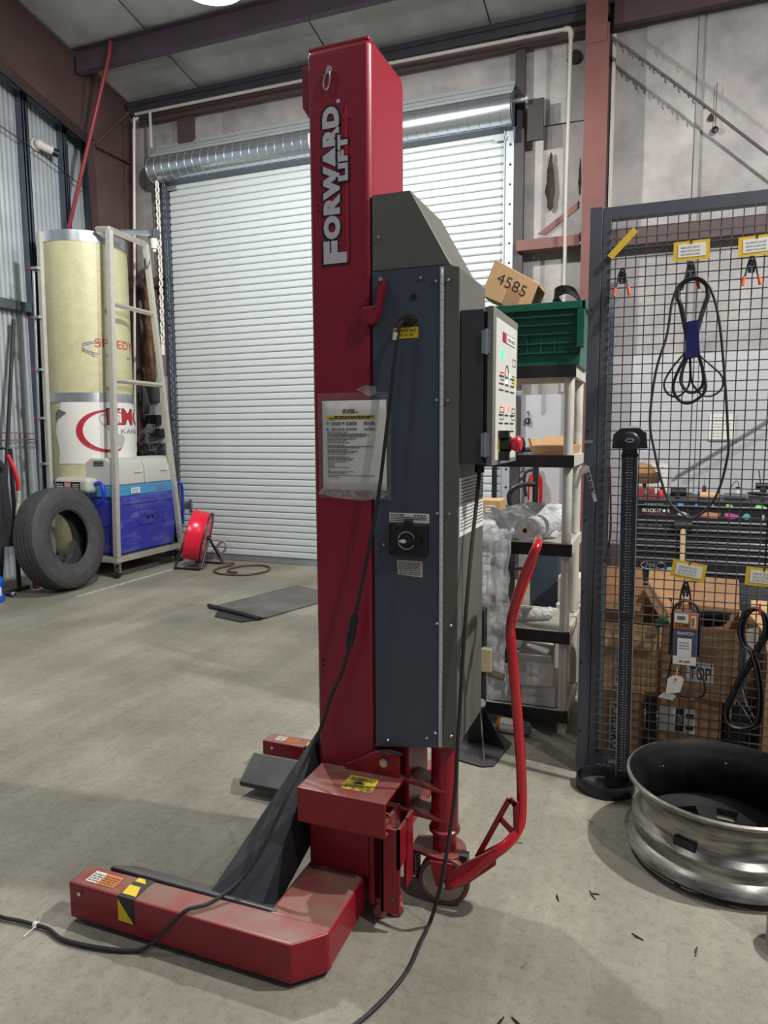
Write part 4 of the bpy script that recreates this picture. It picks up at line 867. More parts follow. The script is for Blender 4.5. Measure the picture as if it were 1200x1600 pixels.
obj('blue_hose', MB().tube(catmull([(-4.86, 6.27, .88), (-4.84, 6.36, .84), (-4.86, 6.40, .70), (-4.88, 6.42, .4)], 6), .014, n=8), BLUET, tk, smooth=True)

# truck tyre leaning in front of the cart
az, ti = .10, .13; TRa = .462
a = Vector((math.cos(az)*math.cos(ti), math.sin(az)*math.cos(ti), math.sin(ti)))
cc = Vector((-4.985, 4.806, 0)); hw = .118
cc.z = TRa*math.cos(ti)+hw*math.sin(ti)*.55
MY = Matrix.Translation(cc) @ a.to_track_quat('Z', 'Y').to_matrix().to_4x4()
ty = thing('truck_tyre', 'worn black truck tyre leaning upright in front of the blue bin', 'tyre', (cc.x, cc.y, 0))
pr = []
g = .010
tread = [-.098, -.072, -.064, -.040, -.032, -.008, .0, .008, .016, .040, .048, .072, .080, .098]
for i, h in enumerate((-.098, -.060, -.060, -.052, -.052, -.022, -.022, -.014, -.014, .014, .014, .022, .022, .052, .052, .060, .060, .098)):
    pr.append((TRa-(g if i % 4 in (2, 3) else 0)-.006*abs(h/.1)**2, h))
out = [(.245, -.088), (.262, -.106), (.30, -.116), (.36, -.123), (.41, -.118), (.446, -.108)]
ins = [(.446, .108), (.425, .113), (.42, .117), (.41, .118), (.36, .123), (.335, .1225), (.33, .120), (.30, .116), (.285, .113), (.28, .110), (.262, .106), (.245, .088), (.25, .07), (.33, .085), (.42, .08), (.43, 0), (.42, -.08), (.33, -.085), (.25, -.07), (.245, -.088)]
obj('carcass', MB().lathe(out+pr+ins, 64, MY), TYRE, ty, smooth=35)
obj('bead_ring', MB().lathe([(.243, .088), (.256, .108), (.268, .110), (.262, .104)], 64, MY), TYRE, ty, smooth=True)

# red reel on A-frame legs
rl = thing('hose_reel', 'red drum reel on black A-frame legs by the roll-up door', 'reel', (-4.47, 6.12, 0))
ra = Vector((.93, .45, -.26)).normalized(); rc = Vector((-4.47, 6.12, .33))
MR = Matrix.Translation(rc) @ ra.to_track_quat('Z', 'Y').to_matrix().to_4x4()
obj('drum', MB().lathe([(0, -.085), (.25, -.085), (.265, -.09), (.27, -.085), (.262, -.07), (.262, .07), (.27, .085), (.265, .09), (.25, .085), (0, .085)], 48, MR), REEL, rl, smooth=35)
obj('drum_rim', MB().lathe([(.262, .085), (.272, .083), (.272, .094), (.262, .096), (.25, .09)], 48, MR), BLACKP, rl, smooth=True)
for s in (-1, 1):
    hub = rc+ra*(.115*s)
    obj('hub', MB().cyl(hub-ra*.02, hub+ra*.02, .028, n=14), BLACKP, rl, smooth=40)
    for d in (-1, 1):
        ft = Vector((hub.x+(.03 if s > 0 else -.03), hub.y+.19*d, .012))
        obj('leg', MB().tube([hub, ft], .013, n=8), BLACKP, rl, smooth=True)
obj('floor_bar', MB().tube([(-4.62, 5.93, .012), (-4.33, 5.93, .012)], .011, n=6).tube([(-4.62, 6.31, .012), (-4.33, 6.31, .012)], .011, n=6), BLACKP, rl)
obj('fitting', MB().tube(catmull([(-4.33, 6.25, .2), (-4.27, 6.27, .26), (-4.23, 6.27, .20), (-4.28, 6.26, .13), (-4.32, 6.26, .17)], 5, True), .014, n=6, closed=True), STEEL, rl, smooth=True)
hp_ = catmull([(-4.34, 6.25, .10), (-4.30, 6.33, .012), (-4.20, 6.36, .012), (-4.17, 6.22, .012), (-4.19, 6.05, .012), (-4.13, 5.90, .012), (-3.964, 5.82, .012), (-3.736, 5.87, .012), (-3.64, 6.06, .012), (-3.70, 6.26, .012), (-3.85, 6.35, .012), (-4.01, 6.27, .012), (-4.06, 6.10, .014), (-4.0, 5.95, .014), (-3.88, 5.925, .014)], 8)
tag(obj('air_hose', MB().tube(hp_, .011, n=8), HOSE, smooth=True), 'brown air hose looped on the floor beside the red reel', 'hose')

# rubber mat
t = thing('floor_mat', 'worn dark rubber mat lying on the floor left of the lift', 'mat', (-2.9, 5.0, 0))
def mf(u, v):
    A, Bq, Cq, D = Vector((-3.31, 4.68, 0)), Vector((-2.74, 4.48, 0)), Vector((-2.47, 5.42, 0)), Vector((-3.05, 5.62, 0))
    p = (A*(1-u)+Bq*u)*(1-v)+(D*(1-u)+Cq*u)*v; p.z = .006+.014*max(0, 1-v*9)**2+.003*noise.noise(Vector((u*4, v*5, 0)))
    return p
obj('mat_sheet', MB().grid(mf, 14, 24), MATR, t, smooth=True, solid=.006)
obj('rolled_edge', MB().tube(catmull([(-3.33, 4.665, .02), (-3.1, 4.585, .022), (-2.9, 4.52, .02), (-2.74, 4.465, .016)], 6), .017, n=8), RUBBER, t, smooth=True)
obj('underlay_strip', MB().prism([(-3.20, 4.60, .002), (-3.12, 4.44, .002), (-2.84, 4.37, .002), (-2.76, 4.47, .002)], (0, 0, .006)), RUBBER, t)

# things on the wall left of the door
t = thing('hanging_tarp', 'crumpled brown wrap hanging on the wall beside the tank', 'wrap', (-5.37, 6.47, 2.0))
def tf(u, v):
    q = 2*PI*u; w = .075+.012*noise.noise(Vector((v*9, math.cos(q)*2, math.sin(q)*2)))+.012*math.sin(v*30+q)
    w *= .9+.15*math.sin(v*7+1)
    return Vector((-5.31-.07*(1-v)+w*math.cos(q), 6.56+w*.7*math.sin(q), 1.98+1.06*v))
obj('wrap', MB().grid(tf, 20, 44), BROWNC, t, smooth=True)
mb = MB()
for i in range(7):
    mb.tube(catmull([(-5.39, 6.46, 1.97), (-5.385+.012*i, 6.46, 1.8-.01*i), (-5.375+.008*i, 6.46, 1.62), (-5.405+.006*i, 6.47, 1.7), (-5.39, 6.47, 1.97)], 5), .007, n=5)
tag(obj('cable_bundle', mb, BLACKP, smooth=True), 'bundled black cable hanging under the brown wrap', 'cable')
def wallbox(name, label, x0, x1, z0, z1, d, m, extra=None):
    t = thing(name, label, 'box', ((x0+x1)/2, 6.62, z0))
    obj('case', B(x0, x1, 6.65-d, 6.655, z0, z1), m, t, bevel=.006)
    obj('front_lid', B(x0+.008, x1-.008, 6.645-d, 6.65-d, z0+.008, z1-.008), m, t, bevel=.002)
    return t
wallbox('shelf_bracket_box', 'dark grey box high on the white panel behind slanted leg', -5.50, -5.31, 1.76, 1.925, .12, mat('dark_grey_box', (70, 70, 74), .6))
wallbox('wall_switch_box', 'black electrical box in the middle of the white panel', -5.47, -5.30, 1.505, 1.61, .08, BLACKP)
wallbox('wall_power_box', 'smaller black box just below the electrical box', -5.40, -5.25, 1.365, 1.455, .09, mat('dark_adapter', (50, 50, 54), .5))
t = wallbox('wall_amplifier', 'black and silver device on the wall above the grey hood', -5.54, -5.26, 1.16, 1.29, .12, mat('silver_black_device', (96, 96, 100), .5, col2=(40, 40, 44), c2=(.45, .55), scale=30))
obj('device_knobs', MB().cyl((-5.31, 6.50, 1.21), (-5.31, 6.53, 1.21), .02, n=10).cyl((-5.36, 6.50, 1.21), (-5.36, 6.53, 1.21), .016, n=10), STEEL, t)
mb = MB()
for i in range(6): mb.tube(catmull([(-5.42+.015*i, 6.58, 1.52), (-5.44+.02*i, 6.54, 1.46-.01*i), (-5.52+.01*i, 6.53, 1.38+.012*i), (-5.54, 6.53, 1.30+.01*i)], 5), .006, n=5)
tag(obj('wall_wires', mb, mat('grey_wire', (120, 120, 120), .5), smooth=True), 'tangle of wires between the black boxes on the wall', 'wires')
tag(obj('door_sensor', MB().prism([(-5.12, 6.60, 1.10), (-5.06, 6.60, 1.10), (-5.10, 6.60, 1.02)], (0, .05, 0)), BLACKP, bevel=.003), 'small black wedge at the end of the hoist chain', 'sensor')

# far left: coat on a stand, hose, jug
t = thing('hanging_coat', 'dark fleece coat hanging at the left edge beside the tyre', 'coat', (-5.25, 4.38, .45))
def cf(u, v):
    q = 2*PI*u; w = (.13+.05*(1-v))*(1-.55*max(0, v-.8)/.2)
    fold = .018*math.sin(q*7+v*3)*(1.1-v)
    return Vector((-5.30+(w+fold)*math.cos(q)*1.02, 4.38+(w*.7+fold)*math.sin(q), .45+.80*v))
obj('coat_body', MB().grid(cf, 56, 24), CLOTH, t, smooth=True)
obj('sleeve', MB().tube(catmull([(-5.20, 4.31, 1.17), (-5.14, 4.27, 1.0), (-5.125, 4.25, .8), (-5.13, 4.25, .56)], 6), .055, n=14), CLOTH, t, smooth=True)
obj('collar', MB().tube(catmull([(-5.38, 4.36, 1.22), (-5.28, 4.30, 1.25), (-5.18, 4.33, 1.20), (-5.14, 4.38, 1.12)], 5), .03, n=8), CLOTH, t, smooth=True)
t = thing('coat_stand', 'black pole stand with tube feet behind the dark coat', 'stand', (-5.27, 4.45, 0))
obj('pole', MB().tube([(-5.30, 4.60, .0), (-5.30, 4.60, 1.27), (-5.29, 4.42, 1.29)], .02, n=10), BLACKM, t)
obj('foot_bar', MB().tube([(-5.45, 4.46, .02), (-5.17, 4.42, .02)], .018, n=10), BLACKM, t)
obj('foot_bar', MB().tube([(-5.30, 4.46, .02), (-5.30, 4.70, .02)], .018, n=10), BLACKM, t)
obj('end_cap', MB().lathe([(.010, 0), (.022, 0), (.022, .03), (.010, .03)], 14, Matrix.Translation((-5.17, 4.42, .022)) @ Matrix.Rotation(PI/2, 4, 'Y')), STEEL, t)
tag(obj('leaning_pole', MB().tube([(-5.60, 4.66, .02), (-5.84, 5.2, 2.50)], .018, n=8), BLACKM, smooth=True), 'thin black pole leaning on the corrugated wall', 'pole')
t = thing('lifting_strap', 'red and white webbing strap hanging beside the dark coat', 'strap', (-5.13, 4.5, .7))
obj('red_sleeve', MB().tube(catmull([(-5.22, 4.50, 1.22), (-5.155, 4.50, 1.10), (-5.125, 4.50, 1.0), (-5.125, 4.50, .92)], 6), .022, .014, n=10), mat('red_strap', (206, 36, 44), .6), t, smooth=True)
obj('white_webbing', MB().tube(catmull([(-5.125, 4.50, .93), (-5.13, 4.50, .85), (-5.15, 4.49, .70)], 6), .019, .010, n=8), mat('white_webbing', (212, 208, 198), .8, col2=(110, 100, 90), c2=(.35, .5), scale=60), t, smooth=True)
tag(obj('red_post', B(-5.275, -5.225, 4.72, 4.76, 0, .55), mat('dark_red_post', (96, 36, 44), .6), bevel=.004), 'dark red steel post in the shadow left of the tyre', 'post')
t = thing('blue_jug', 'blue plastic jug with white cap on the floor at the left edge', 'jug', (-5.17, 4.22, 0))
obj('jug_body', MB().lathe([(0, .0), (.088, .0), (.095, .02), (.095, .05), (.088, .055), (.088, .14), (.096, .15), (.094, .19), (.06, .225), (.03, .235), (0, .235)], 24, Matrix.Translation((-5.165, 4.21, 0))), BLUEJ, t, smooth=40)
obj('cap', MB().cyl((-5.15, 4.20, .232), (-5.15, 4.20, .262), .03, n=16), WHITEPL, t)
jl = obj('jug_label', MB().lathe([(.0895, .06), (.0895, .135)], 10, Matrix.Translation((-5.165, 4.21, 0)), a0=-.75, a1=.25), WHITEP, t, smooth=True)
tag(obj('corner_wire', MB().tube(catmull([(-5.92, 4.4, 1.42), (-5.84, 5.0, 1.415), (-5.83, 5.5, 1.40)], 6), .004, n=5), mat('red_wire', (150, 60, 70), .5)), 'thin red wire strung along the corrugated wall', 'wire')
tag(obj('chain_run', chain([(-5.9, 4.3, 1.36), (-5.85, 5.0, 1.345), (-5.84, 5.45, 1.35)], .006, .035), STEEL), 'thin chain strung along the wall under the red wire', 'chain')

# ================================================================== wheel rim and cut-off drum, right front
rm = thing('wheel_rim', 'large aluminium truck wheel rim lying on the floor', 'wheel rim', (.246, 2.468, 0))
MZ = Matrix.Translation((.244, 2.462, .018)) @ Matrix.Scale(.93, 4, (0, 0, 1))
op = [(.296, .262), (.305, .258), (.305, .248), (.296, .242), (.284, .236), (.272, .216), (.262, .195), (.257, .16), (.255, .14), (.257, .128), (.263, .116), (.281, .106), (.285, .100), (.284, .092), (.281, .086), (.282, .056), (.294, .046), (.308, .028), (.311, .018), (.306, .010), (.296, .010), (.286, .024), (.272, .05)]
obj('outer_barrel', MB().lathe(op, 96, MZ), RIM, rm, smooth=40)
obj('inner_barrel', MB().lathe([(.296, .262), (.288, .258), (.278, .236), (.264, .215), (.254, .195), (.250, .16), (.250, .13), (.262, .08), (.272, .05), (.262, .045)], 96, MZ), RIMIN, rm, smooth=40)
# disc with hand holes
hd = MB(); nh = 10; seg = 120; rad = [(.10, .004), (.17, .004), (.19, .012), (.232, .030), (.264, .060)]
v = []; 
for i in range(seg):
    q = 2*PI*i/seg; v += [(.246+r*math.cos(q), 2.468+r*math.sin(q), h) for r, h in rad]
F = []
for i in range(seg):
    j = (i+1) % seg
    for k in range(4):
        if k == 2 and (i % 12) < 6: continue
        F.append((i*5+k, j*5+k, j*5+k+1, i*5+k+1))
obj('wheel_disc', hd.add(v, F), RIMIN, rm, solid=.008)
wt = obj('balance_weight', MB().box(-.035, .035, -.008, .008, .118, .150, Matrix.Translation((.246, 2.468, 0)) @ Matrix.Rotation(R_(-118), 4, 'Z') @ Matrix.Translation((0, 0, 0)) @ Matrix.Translation((.266, 0, 0)) @ Matrix.Rotation(PI/2, 4, 'Z')), BLACKP, rm, bevel=.003)
vs_ = obj('valve_stem', MB().cyl((.145, 2.225, .13), (.185, 2.205, .118), .006, n=8).box(.125, .16, 2.219, 2.235, .112, .122), STEEL, rm)
dx_ = mat('dirt_flakes', (190, 186, 178), .6)
mb = MB()
for i in range(14):
    q = random.uniform(.9, 2.5); z = random.uniform(.17, .24); r = .2515 if z < .2 else .262
    p = Vector((.246+r*.985*math.cos(q), 2.468+r*.985*math.sin(q), z)); s = random.uniform(.001, .0035)
    mb.box(p.x-s, p.x+s, p.y-s*.4, p.y+s*.4, p.z-s*.6, p.z+s*.6)
obj('dirt_flakes', mb, dx_, rm, kind='stuff')
t = thing('short_post', 'mauve grey rounded post cut off by the right edge', 'post', (.40, 2.02, 0))
obj('post_body', MB().lathe([(0, 0), (.062, 0), (.070, .012), (.070, .085), (.064, .10), (.03, .108), (0, .108)], 28, Matrix.Translation((.392, 2.03, 0))), mat('mauve_paint', (132, 116, 124), .5), t, smooth=40)
obj('post_top_ring', MB().lathe([(.04, .105), (.05, .112), (.056, .106)], 28, Matrix.Translation((.392, 2.03, 0))), DARKGALV, t, smooth=True)
# bits of debris on the floor
rd = random.Random(3)
for i in range(12):
    x, y = rd.uniform(-1.0, .15), rd.uniform(1.35, 2.6)
    if (-.78 < x < -.45 and y > 1.4) or (x < -.7): x = rd.uniform(-.4, .05)
    if (Vector((x-.246, y-2.468)).length < .34): continue
    L_ = rd.uniform(.006, .022); M = Matrix.Translation((x, y, .0015)) @ Matrix.Rotation(rd.uniform(0, 3), 4, 'Z')
    o = obj('debris', MB().box(-L_, L_, -.0015, .0015, -.0012, .0018, M).box(-L_*.3, L_*.5, .001, .004, -.0012, .0015, M), [BLACKP, mat('grey_crumb', (128, 122, 108), .8), BLACKM][i % 3])
    tag(o, ['black splinter of debris on the concrete between lift and rim', 'grey sliver of debris on the concrete between lift and rim', 'black splinter of debris on the concrete between lift and rim'][i % 3], 'debris', ['black floor debris', 'grey floor debris', 'black floor debris'][i % 3])

# ================================================================== mesh display rack
rk = thing('mesh_display_rack', 'grey steel framed wire mesh display rack with hanging belts', 'rack', (.37, 2.88, 0))
RY = 2.885
obj('end_post', B(-.268, -.223, RY-.02, RY+.03, 0, 2.236), RACKG, rk, bevel=.002)
obj('frame_post', B(-.2205, -.190, RY-.018, RY+.018, .0, 2.232), RACKG, rk, bevel=.002)
obj('frame_post', B(1.0, 1.035, RY-.018, RY+.018, 0, 2.232), RACKG, rk, bevel=.002)
obj('end_post', B(1.037, 1.08, RY-.02, RY+.03, 0, 2.236), RACKG, rk, bevel=.002)
obj('top_rail', B(-.190, 1.0, RY-.018, RY+.018, 2.185, 2.232), RACKG, rk, bevel=.002); obj('bottom_rail', B(-.190, 1.0, RY-.018, RY+.018, .055, .10), RACKG, rk, bevel=.002)
for x in (-.255, 1.055): obj('foot_bar', B(x-.012, x+.03, RY+.03, RY+.40, 0, .04), RACKG, rk, bevel=.002)
for z in (.18, .47, .76, 1.05, 1.40, 1.86): obj('post_hole', MB().cyl((-.2575, RY-.0212, z), (-.2575, RY-.019, z), .0055, n=8), BLACKP, rk)
mb = MB(); r = .0019
x = -.172; i = 0
while x < .99:
    mb.box(x-r, x+r, RY-.017, RY-.013, .09, 2.195); x += .0356
z = .118
while z < 2.18:
    mb.box(-.195, 1.005, RY-.021, RY-.017, z-r, z+r); z += .0356
obj('wire_mesh', mb, WIRE, rk, kind='stuff')
FY = RY-.026
def card(x, z, rot, label):
    t = thing('price_card', label, 'card', (x, FY, z), 'yellow price cards on the mesh')
    M = Matrix.Translation((x, FY, z)) @ Matrix.Rotation(R_(rot), 4, 'Y')
    obj('backing', MB().box(-.060, .060, -.001, .001, -.034, .034, M), YELC, t)
    obj('insert', MB().box(-.045, .047, -.0018, -.001, -.022, .024, M), WHITEP, t)
    mb = MB(); ox, oz = M @ Vector((1, 0, 0))-M @ Vector((0, 0, 0)), M @ Vector((0, 0, 1))-M @ Vector((0, 0, 0))
    for k in range(3): mb.words(M @ Vector((-.035, -.0024, .010-.012*k)), ox, oz, .07, .004, .9)
    obj('card_print', mb, mat('faint_print', (170, 168, 170), .6), t)
    obj('wire_hook', MB().box(-.002, .002, -.003, .012, .024, .038, M), BLACKP, t)
card(.089, 2.046, -1, 'upper left yellow bordered card above coiled belt')
card(.301, 2.043, -2, 'upper right yellow bordered card above a clip without a belt')
card(.125, .872, 9, 'tilted yellow bordered card above the sleeved belt')
card(.378, .864, 3, 'lower yellow bordered card cut by the right edge')
M = Matrix.Translation((-.148, FY-.004, 2.092)) @ Matrix.Rotation(R_(-46), 4, 'Y')
tag(obj('yellow_strip', MB().box(-.064, .064, -.002, .002, -.012, .012, M), YELC), 'yellow card strip stuck diagonally at the top left of mesh', 'card')
def clip(x, z, label, tip=ORTIP, spread=1):
    t = thing('spring_clamp', label, 'clamp', (x, FY-.006, z), 'spring clamps on the mesh')
    y = FY-.008
    obj('jaw', MB().prism([(x-.007, y, z), (x+.007, y, z), (x+.014, y, z-.022), (x+.017, y, z-.034), (x-.017, y, z-.034), (x-.014, y, z-.022)], (0, .007, 0)), BLACKP, t, bevel=.002)
    obj('jaw_plate', MB().prism([(x-.013, y-.001, z-.036), (x+.013, y-.001, z-.036), (x+.010, y-.001, z-.058), (x-.010, y-.001, z-.058)], (0, .007, 0)), BLACKM, t, bevel=.002)
    for zz in (-.012, -.046, -.054): obj('rivet', MB().cyl((x, y-.003, z+zz), (x, y, z+zz), .0035, n=10), CHROME, t)
    for s in (-1, 1):
        obj('handle', MB().tube([(x+.013*s, y, z-.032), (x+.018*s, y-.003, z-.060), (x+.023*s*spread, y-.006, z-.074)], .0035, n=8), BLACKP, t)
        obj('handle_tip', MB().tube([(x+.0225*s*spread, y-.006, z-.072), (x+.0255*s*spread, y-.008, z-.086), (x+.028*s*spread, y-.010, z-.102)], .0058, n=10), tip, t, smooth=True)
clip(-.146, 2.004, 'leftmost orange tipped clamp on the mesh, holding nothing')
clip(.089, 2.008, 'orange tipped clamp holding the coiled belt')
clip(.286, 2.008, 'orange tipped clamp under the upper right card')
clip(.118, .832, 'black clamp under the tilted card, holding sleeved belt', mat('dark_orange', (150, 74, 40), .5), .7)
def belt(name, label, paths, y, r=.0035, w=.007):
    mb = MB()
    for k, (pts, cl) in enumerate(paths):
        P = catmull([(a, y-.006*k-.002*math.sin(i*1.3), b) for i, (a, b) in enumerate(pts)], 6, cl); mb.tube(P, r, w, n=8, closed=cl, seed=(0, 0, 1) if False else (1, 0, 0.01))
    return mb
LOOP = [(.102, 1.94), (.149, 1.905), (.185, 1.791), (.212, 1.594), (.232, 1.393), (.234, 1.301), (.202, 1.16), (.136, 1.082), (.08, 1.104), (.034, 1.163), (-.012, 1.33), (-.03, 1.442), (-.016, 1.614), (.017, 1.744), (.03, 1.858), (.054, 1.919)]
tag(obj('long_belt', belt('', '', [(LOOP, True)], FY-.058, .0046, .008), RUBBER, smooth=True), 'long thin black belt hanging in one big loop on the mesh', 'belt', 'belts hung on the mesh')
t = thing('coiled_belt', 'coiled black belt in a blue sleeve hanging on the mesh', 'belt', (.1, FY, 1.5), 'belts hung on the mesh')
TOP = [(.093, 1.70), (.080, 1.76), (.061, 1.844), (.050, 1.879), (.056, 1.921), (.1, 1.942), (.14, 1.919), (.148, 1.878), (.137, 1.839), (.119, 1.76), (.110, 1.70)]
A_ = [(.088, 1.70), (.081, 1.665), (.051, 1.593), (.046, 1.547), (.069, 1.509), (.1, 1.499), (.134, 1.517), (.154, 1.548), (.147, 1.601), (.128, 1.663), (.115, 1.70)]
B_ = [(.094, 1.68), (.074, 1.615), (.071, 1.574), (.094, 1.541), (.124, 1.54), (.144, 1.567), (.142, 1.613), (.124, 1.68)]
C_ = [(.088, 1.69), (.039, 1.628), (.014, 1.575), (.025, 1.538), (.056, 1.523), (.085, 1.541), (.101, 1.582), (.096, 1.68)]
D_ = [(.128, 1.67), (.171, 1.63), (.206, 1.592), (.208, 1.551), (.18, 1.525), (.146, 1.526), (.119, 1.554), (.105, 1.586), (.098, 1.67)]
obj('belt_strands', belt('', '', [(TOP, False)], FY-.028, .0085, .012), RUBBER, t, smooth=True)
obj('belt_strands', belt('', '', [(A_, False), (B_, False)], FY-.026, .0055, .010), RUBBER, t, smooth=True)
obj('belt_strands', belt('', '', [(C_, False), (D_, False)], FY-.022, .0036, .007), RUBBER, t, smooth=True)
obj('blue_sleeve', MB().prism([(.081, FY-.046, 1.79), (.120, FY-.046, 1.795), (.131, FY-.046, 1.665), (.082, FY-.046, 1.655)], (0, .034, 0)), BLUES, t, bevel=.007)
obj('clear_bag', MB().grid(lambda u, v: Vector((.10+.05*u+.012*noise.noise(Vector((v*6, u*3, 1))), FY-.012+.006*noise.noise(Vector((u*5, v*8, 2))), 1.62+.33*v)), 8, 16), film_mat('clear_bag_film', .2, .1, 50, .9), t, smooth=True)
t = thing('sleeved_belt', 'black belt in a printed orange and blue cardboard sleeve on the mesh', 'belt', (.12, FY, .4), 'belts hung on the mesh')
obj('belt_top', belt('', '', [([(.070, .55), (.074, .68), (.083, .735), (.121, .76), (.158, .740), (.170, .685), (.172, .55)], False)], FY-.018, .005, .012), RUBBER, t, smooth=True)
obj('belt_drop', belt('', '', [([(.080, .53), (.067, .452), (.068, .414), (.089, .391), (.116, .402)], False), ([(.166, .52), (.195, .455), (.20, .419), (.184, .391), (.153, .382), (.139, .405)], False)], FY-.018, .0035, .008), RUBBER, t, smooth=True)
ya = FY-.034
obj('sleeve_card', MB().prism([(.077, ya, .718), (.166, ya, .718), (.164, ya, .512), (.081, ya, .518)], (0, .022, 0)), mat('sleeve_blue_print', (74, 78, 110), .45), t, bevel=.004)
obj('orange_panel', B(.080, .164, ya-.001, ya, .655, .715), ORANGE, t); obj('barcode_panel', B(.082, .130, ya-.0016, ya-.001, .678, .712), WHITEP, t); obj('barcode_panel', B(.140, .156, ya-.0016, ya-.001, .662, .706), WHITEP, t)
mb = MB()
for k in range(9): mb.box(.092+.0032*k, .0935+.0032*k+.0008*(k % 2), ya-.0022, ya-.0016, .690, .704)
for k in range(9): mb.box(.143, .152, ya-.0022, ya-.0016, .668+.0038*k, .6700+.0038*k)
mb.text('080/3Z', (.137, ya-.0022, .676), (-1, 0, 0), (0, 0, -1), .052, .016, .02)
obj('sleeve_print', mb, INK, t)
obj('sleeve_lettering', MB().text('DAYCO', (.095, ya-.0012, .632), (1, 0, 0), (0, 0, 1), .055, .011, .02), WHITEP, t)
obj('sleeve_label', B(.096, .145, ya-.0012, ya-.0003, .545, .618), WHITEP, t); obj('sleeve_base', B(.082, .163, ya-.001, ya, .516, .548), WHITEP, t)
mb = MB().words((.105, ya-.0016, .526), (1, 0, 0), (0, 0, 1), .04, .006)
for k in range(3): mb.words((.102, ya-.0016, .60-.011*k), (1, 0, 0), (0, 0, 1), .036, .003)
obj('label_print', mb, INKG, t)
t = thing('string_tag', 'white paper tag on a string below the sleeved belt', 'tag', (.09, FY-.036, .40))
obj('paper_tag', MB().prism([(.066, FY-.040, .455), (.082, FY-.040, .470), (.112, FY-.040, .472), (.124, FY-.040, .460), (.112, FY-.040, .408), (.062, FY-.040, .395)], (0, .001, 0)), WHITEP, t)
obj('paper_slip', MB().prism([(.055, FY-.037, .40), (.100, FY-.037, .392), (.088, FY-.037, .372), (.036, FY-.037, .378)], (0, .001, 0)), WHITEP, t)
obj('tag_eyelet', MB().cyl((.096, FY-.0415, .458), (.096, FY-.040, .458), .005, n=12), ORANGE, t); obj('string', MB().tube([(.096, FY-.040, .458), (.100, FY-.03, .50), (.106, FY-.02, .53)], .0012, n=5), WHITEP, t)
B2 = [(.33, .607), (.311, .653), (.317, .714), (.336, .747), (.366, .75), (.388, .718), (.391, .661), (.372, .611), (.354, .561), (.323, .496), (.294, .418), (.276, .354), (.289, .305), (.332, .292), (.378, .319), (.387, .394), (.378, .491), (.352, .586)]
t = thing('twisted_belt', 'thick twisted black belt on the mesh near right edge', 'belt', (.34, FY, .3), 'belts hung on the mesh')
obj('belt_loop', belt('', '', [(B2, True), ([(a+.008, b-.006) for a, b in B2], True), ([(a-.008, b+.002) for a, b in B2], True)], FY-.016, .005, .010), RUBBER, t, smooth=True)
obj('red_tag', B(.362, .369, FY-.045, FY-.040, .735, .775), mat('red_strap', (206, 36, 44)), t)
tag(obj('bent_wires', MB().tube([(.32, FY+.05, .46), (.35, FY+.06, .36), (.385, FY+.05, .30)], .0022, n=5).tube([(.29, FY+.05, .40), (.34, FY+.06, .34), (.372, FY+.05, .29)], .0022, n=5), WHITEPL), 'two pale bent wires behind the twisted belt', 'wire')
# paper tie hanging on the rack post
t = thing('zip_tag', 'translucent paper strip hanging bent over the rack post', 'strip', (-.25, RY-.03, 1.12))
obj('strip', MB().prism([(-.300, RY-.028, 1.18), (-.283, RY-.028, 1.255), (-.262, RY-.028, 1.268), (-.248, RY-.028, 1.263), (-.214, RY-.028, 1.128), (-.226, RY-.028, 1.122), (-.258, RY-.028, 1.236), (-.274, RY-.028, 1.232), (-.290, RY-.028, 1.172)], (0, .001, 0)), mat('greyish_paper', (196, 194, 188), .5), t)
mb = MB(); dd = Vector((.030, 0, -.115)).normalized(); up = Vector((.115, 0, .030)).normalized()
for k in range(2): mb.words(Vector((-.256+.006*k, RY-.0292, 1.238)), dd, up, .085, .005)
obj('strip_print', mb, INK, t)
tag(obj('post_tape', B(-.268, -.237, RY-.0225, RY-.0200, 1.352, 1.364), STEEL), 'short silver tape strip on the rack post', 'tape')
# belt length gauge
gx = -.082
t = thing('belt_length_gauge', 'tall black belt length gauge with oval base ring before the mesh', 'gauge', (-.12, 2.78, 0))
MG = Matrix.Translation((-.146, 2.765, 0)) @ Matrix.Scale(.72, 4, (1, 0, 0)) @ Matrix.Scale(.62, 4, (0, 1, 0))
obj('base_ring', MB().lathe([(.150, .0), (.154, .004), (.154, .046), (.150, .05), (.146, .046), (.146, .006), (0, .004), (0, 0)], 48, MG), BLACKM, t, smooth=40)
obj('base_block', MB().box(-.150, -.050, 2.76, 2.835, .004, .10), BLACKM, t, bevel=.02, seg=3)
lean = lambda z: -.010*(z/1.4)
MLn = Matrix.Translation((gx, 2.765, .06)) @ Matrix.Rotation(R_(-.6), 4, 'Y')
obj('ruler_post', MB().box(-.024, .024, -.008, .008, 0, 1.30, MLn), RULER, t, bevel=.002)
obj('ruler_edge', MB().box(.0242, .0265, -.009, .006, .0, .63, MLn).box(-.0265, -.0242, -.009, .006, .0, .63, MLn).box(.0265, .029, -.011, .006, .64, 1.26, MLn).box(-.029, -.0265, -.011, .006, .64, 1.26, MLn), STEEL, t)
obj('sliding_ruler', MB().box(-.026, .026, -.013, -.009, .64, 1.28, MLn), RULER, t, bevel=.001)
mb = MB()
for k in range(118):
    z = .03+k*.0105; yb = -.0088 if z < .635 else -.0138; w = .012 if k % 5 == 0 else .007
    if .625 < z < .65: continue
    mb.box(-.002-w, -.002, yb-.0003, yb, z, z+.0016, MLn)
    mb.box(.003, .003+w*.7, yb-.0003, yb, z, z+.0014, MLn)
obj('scale_marks', mb, mat('ruler_white', (190, 188, 196), .5), t, kind='stuff')
hz = 1.335; hx = gx-.014
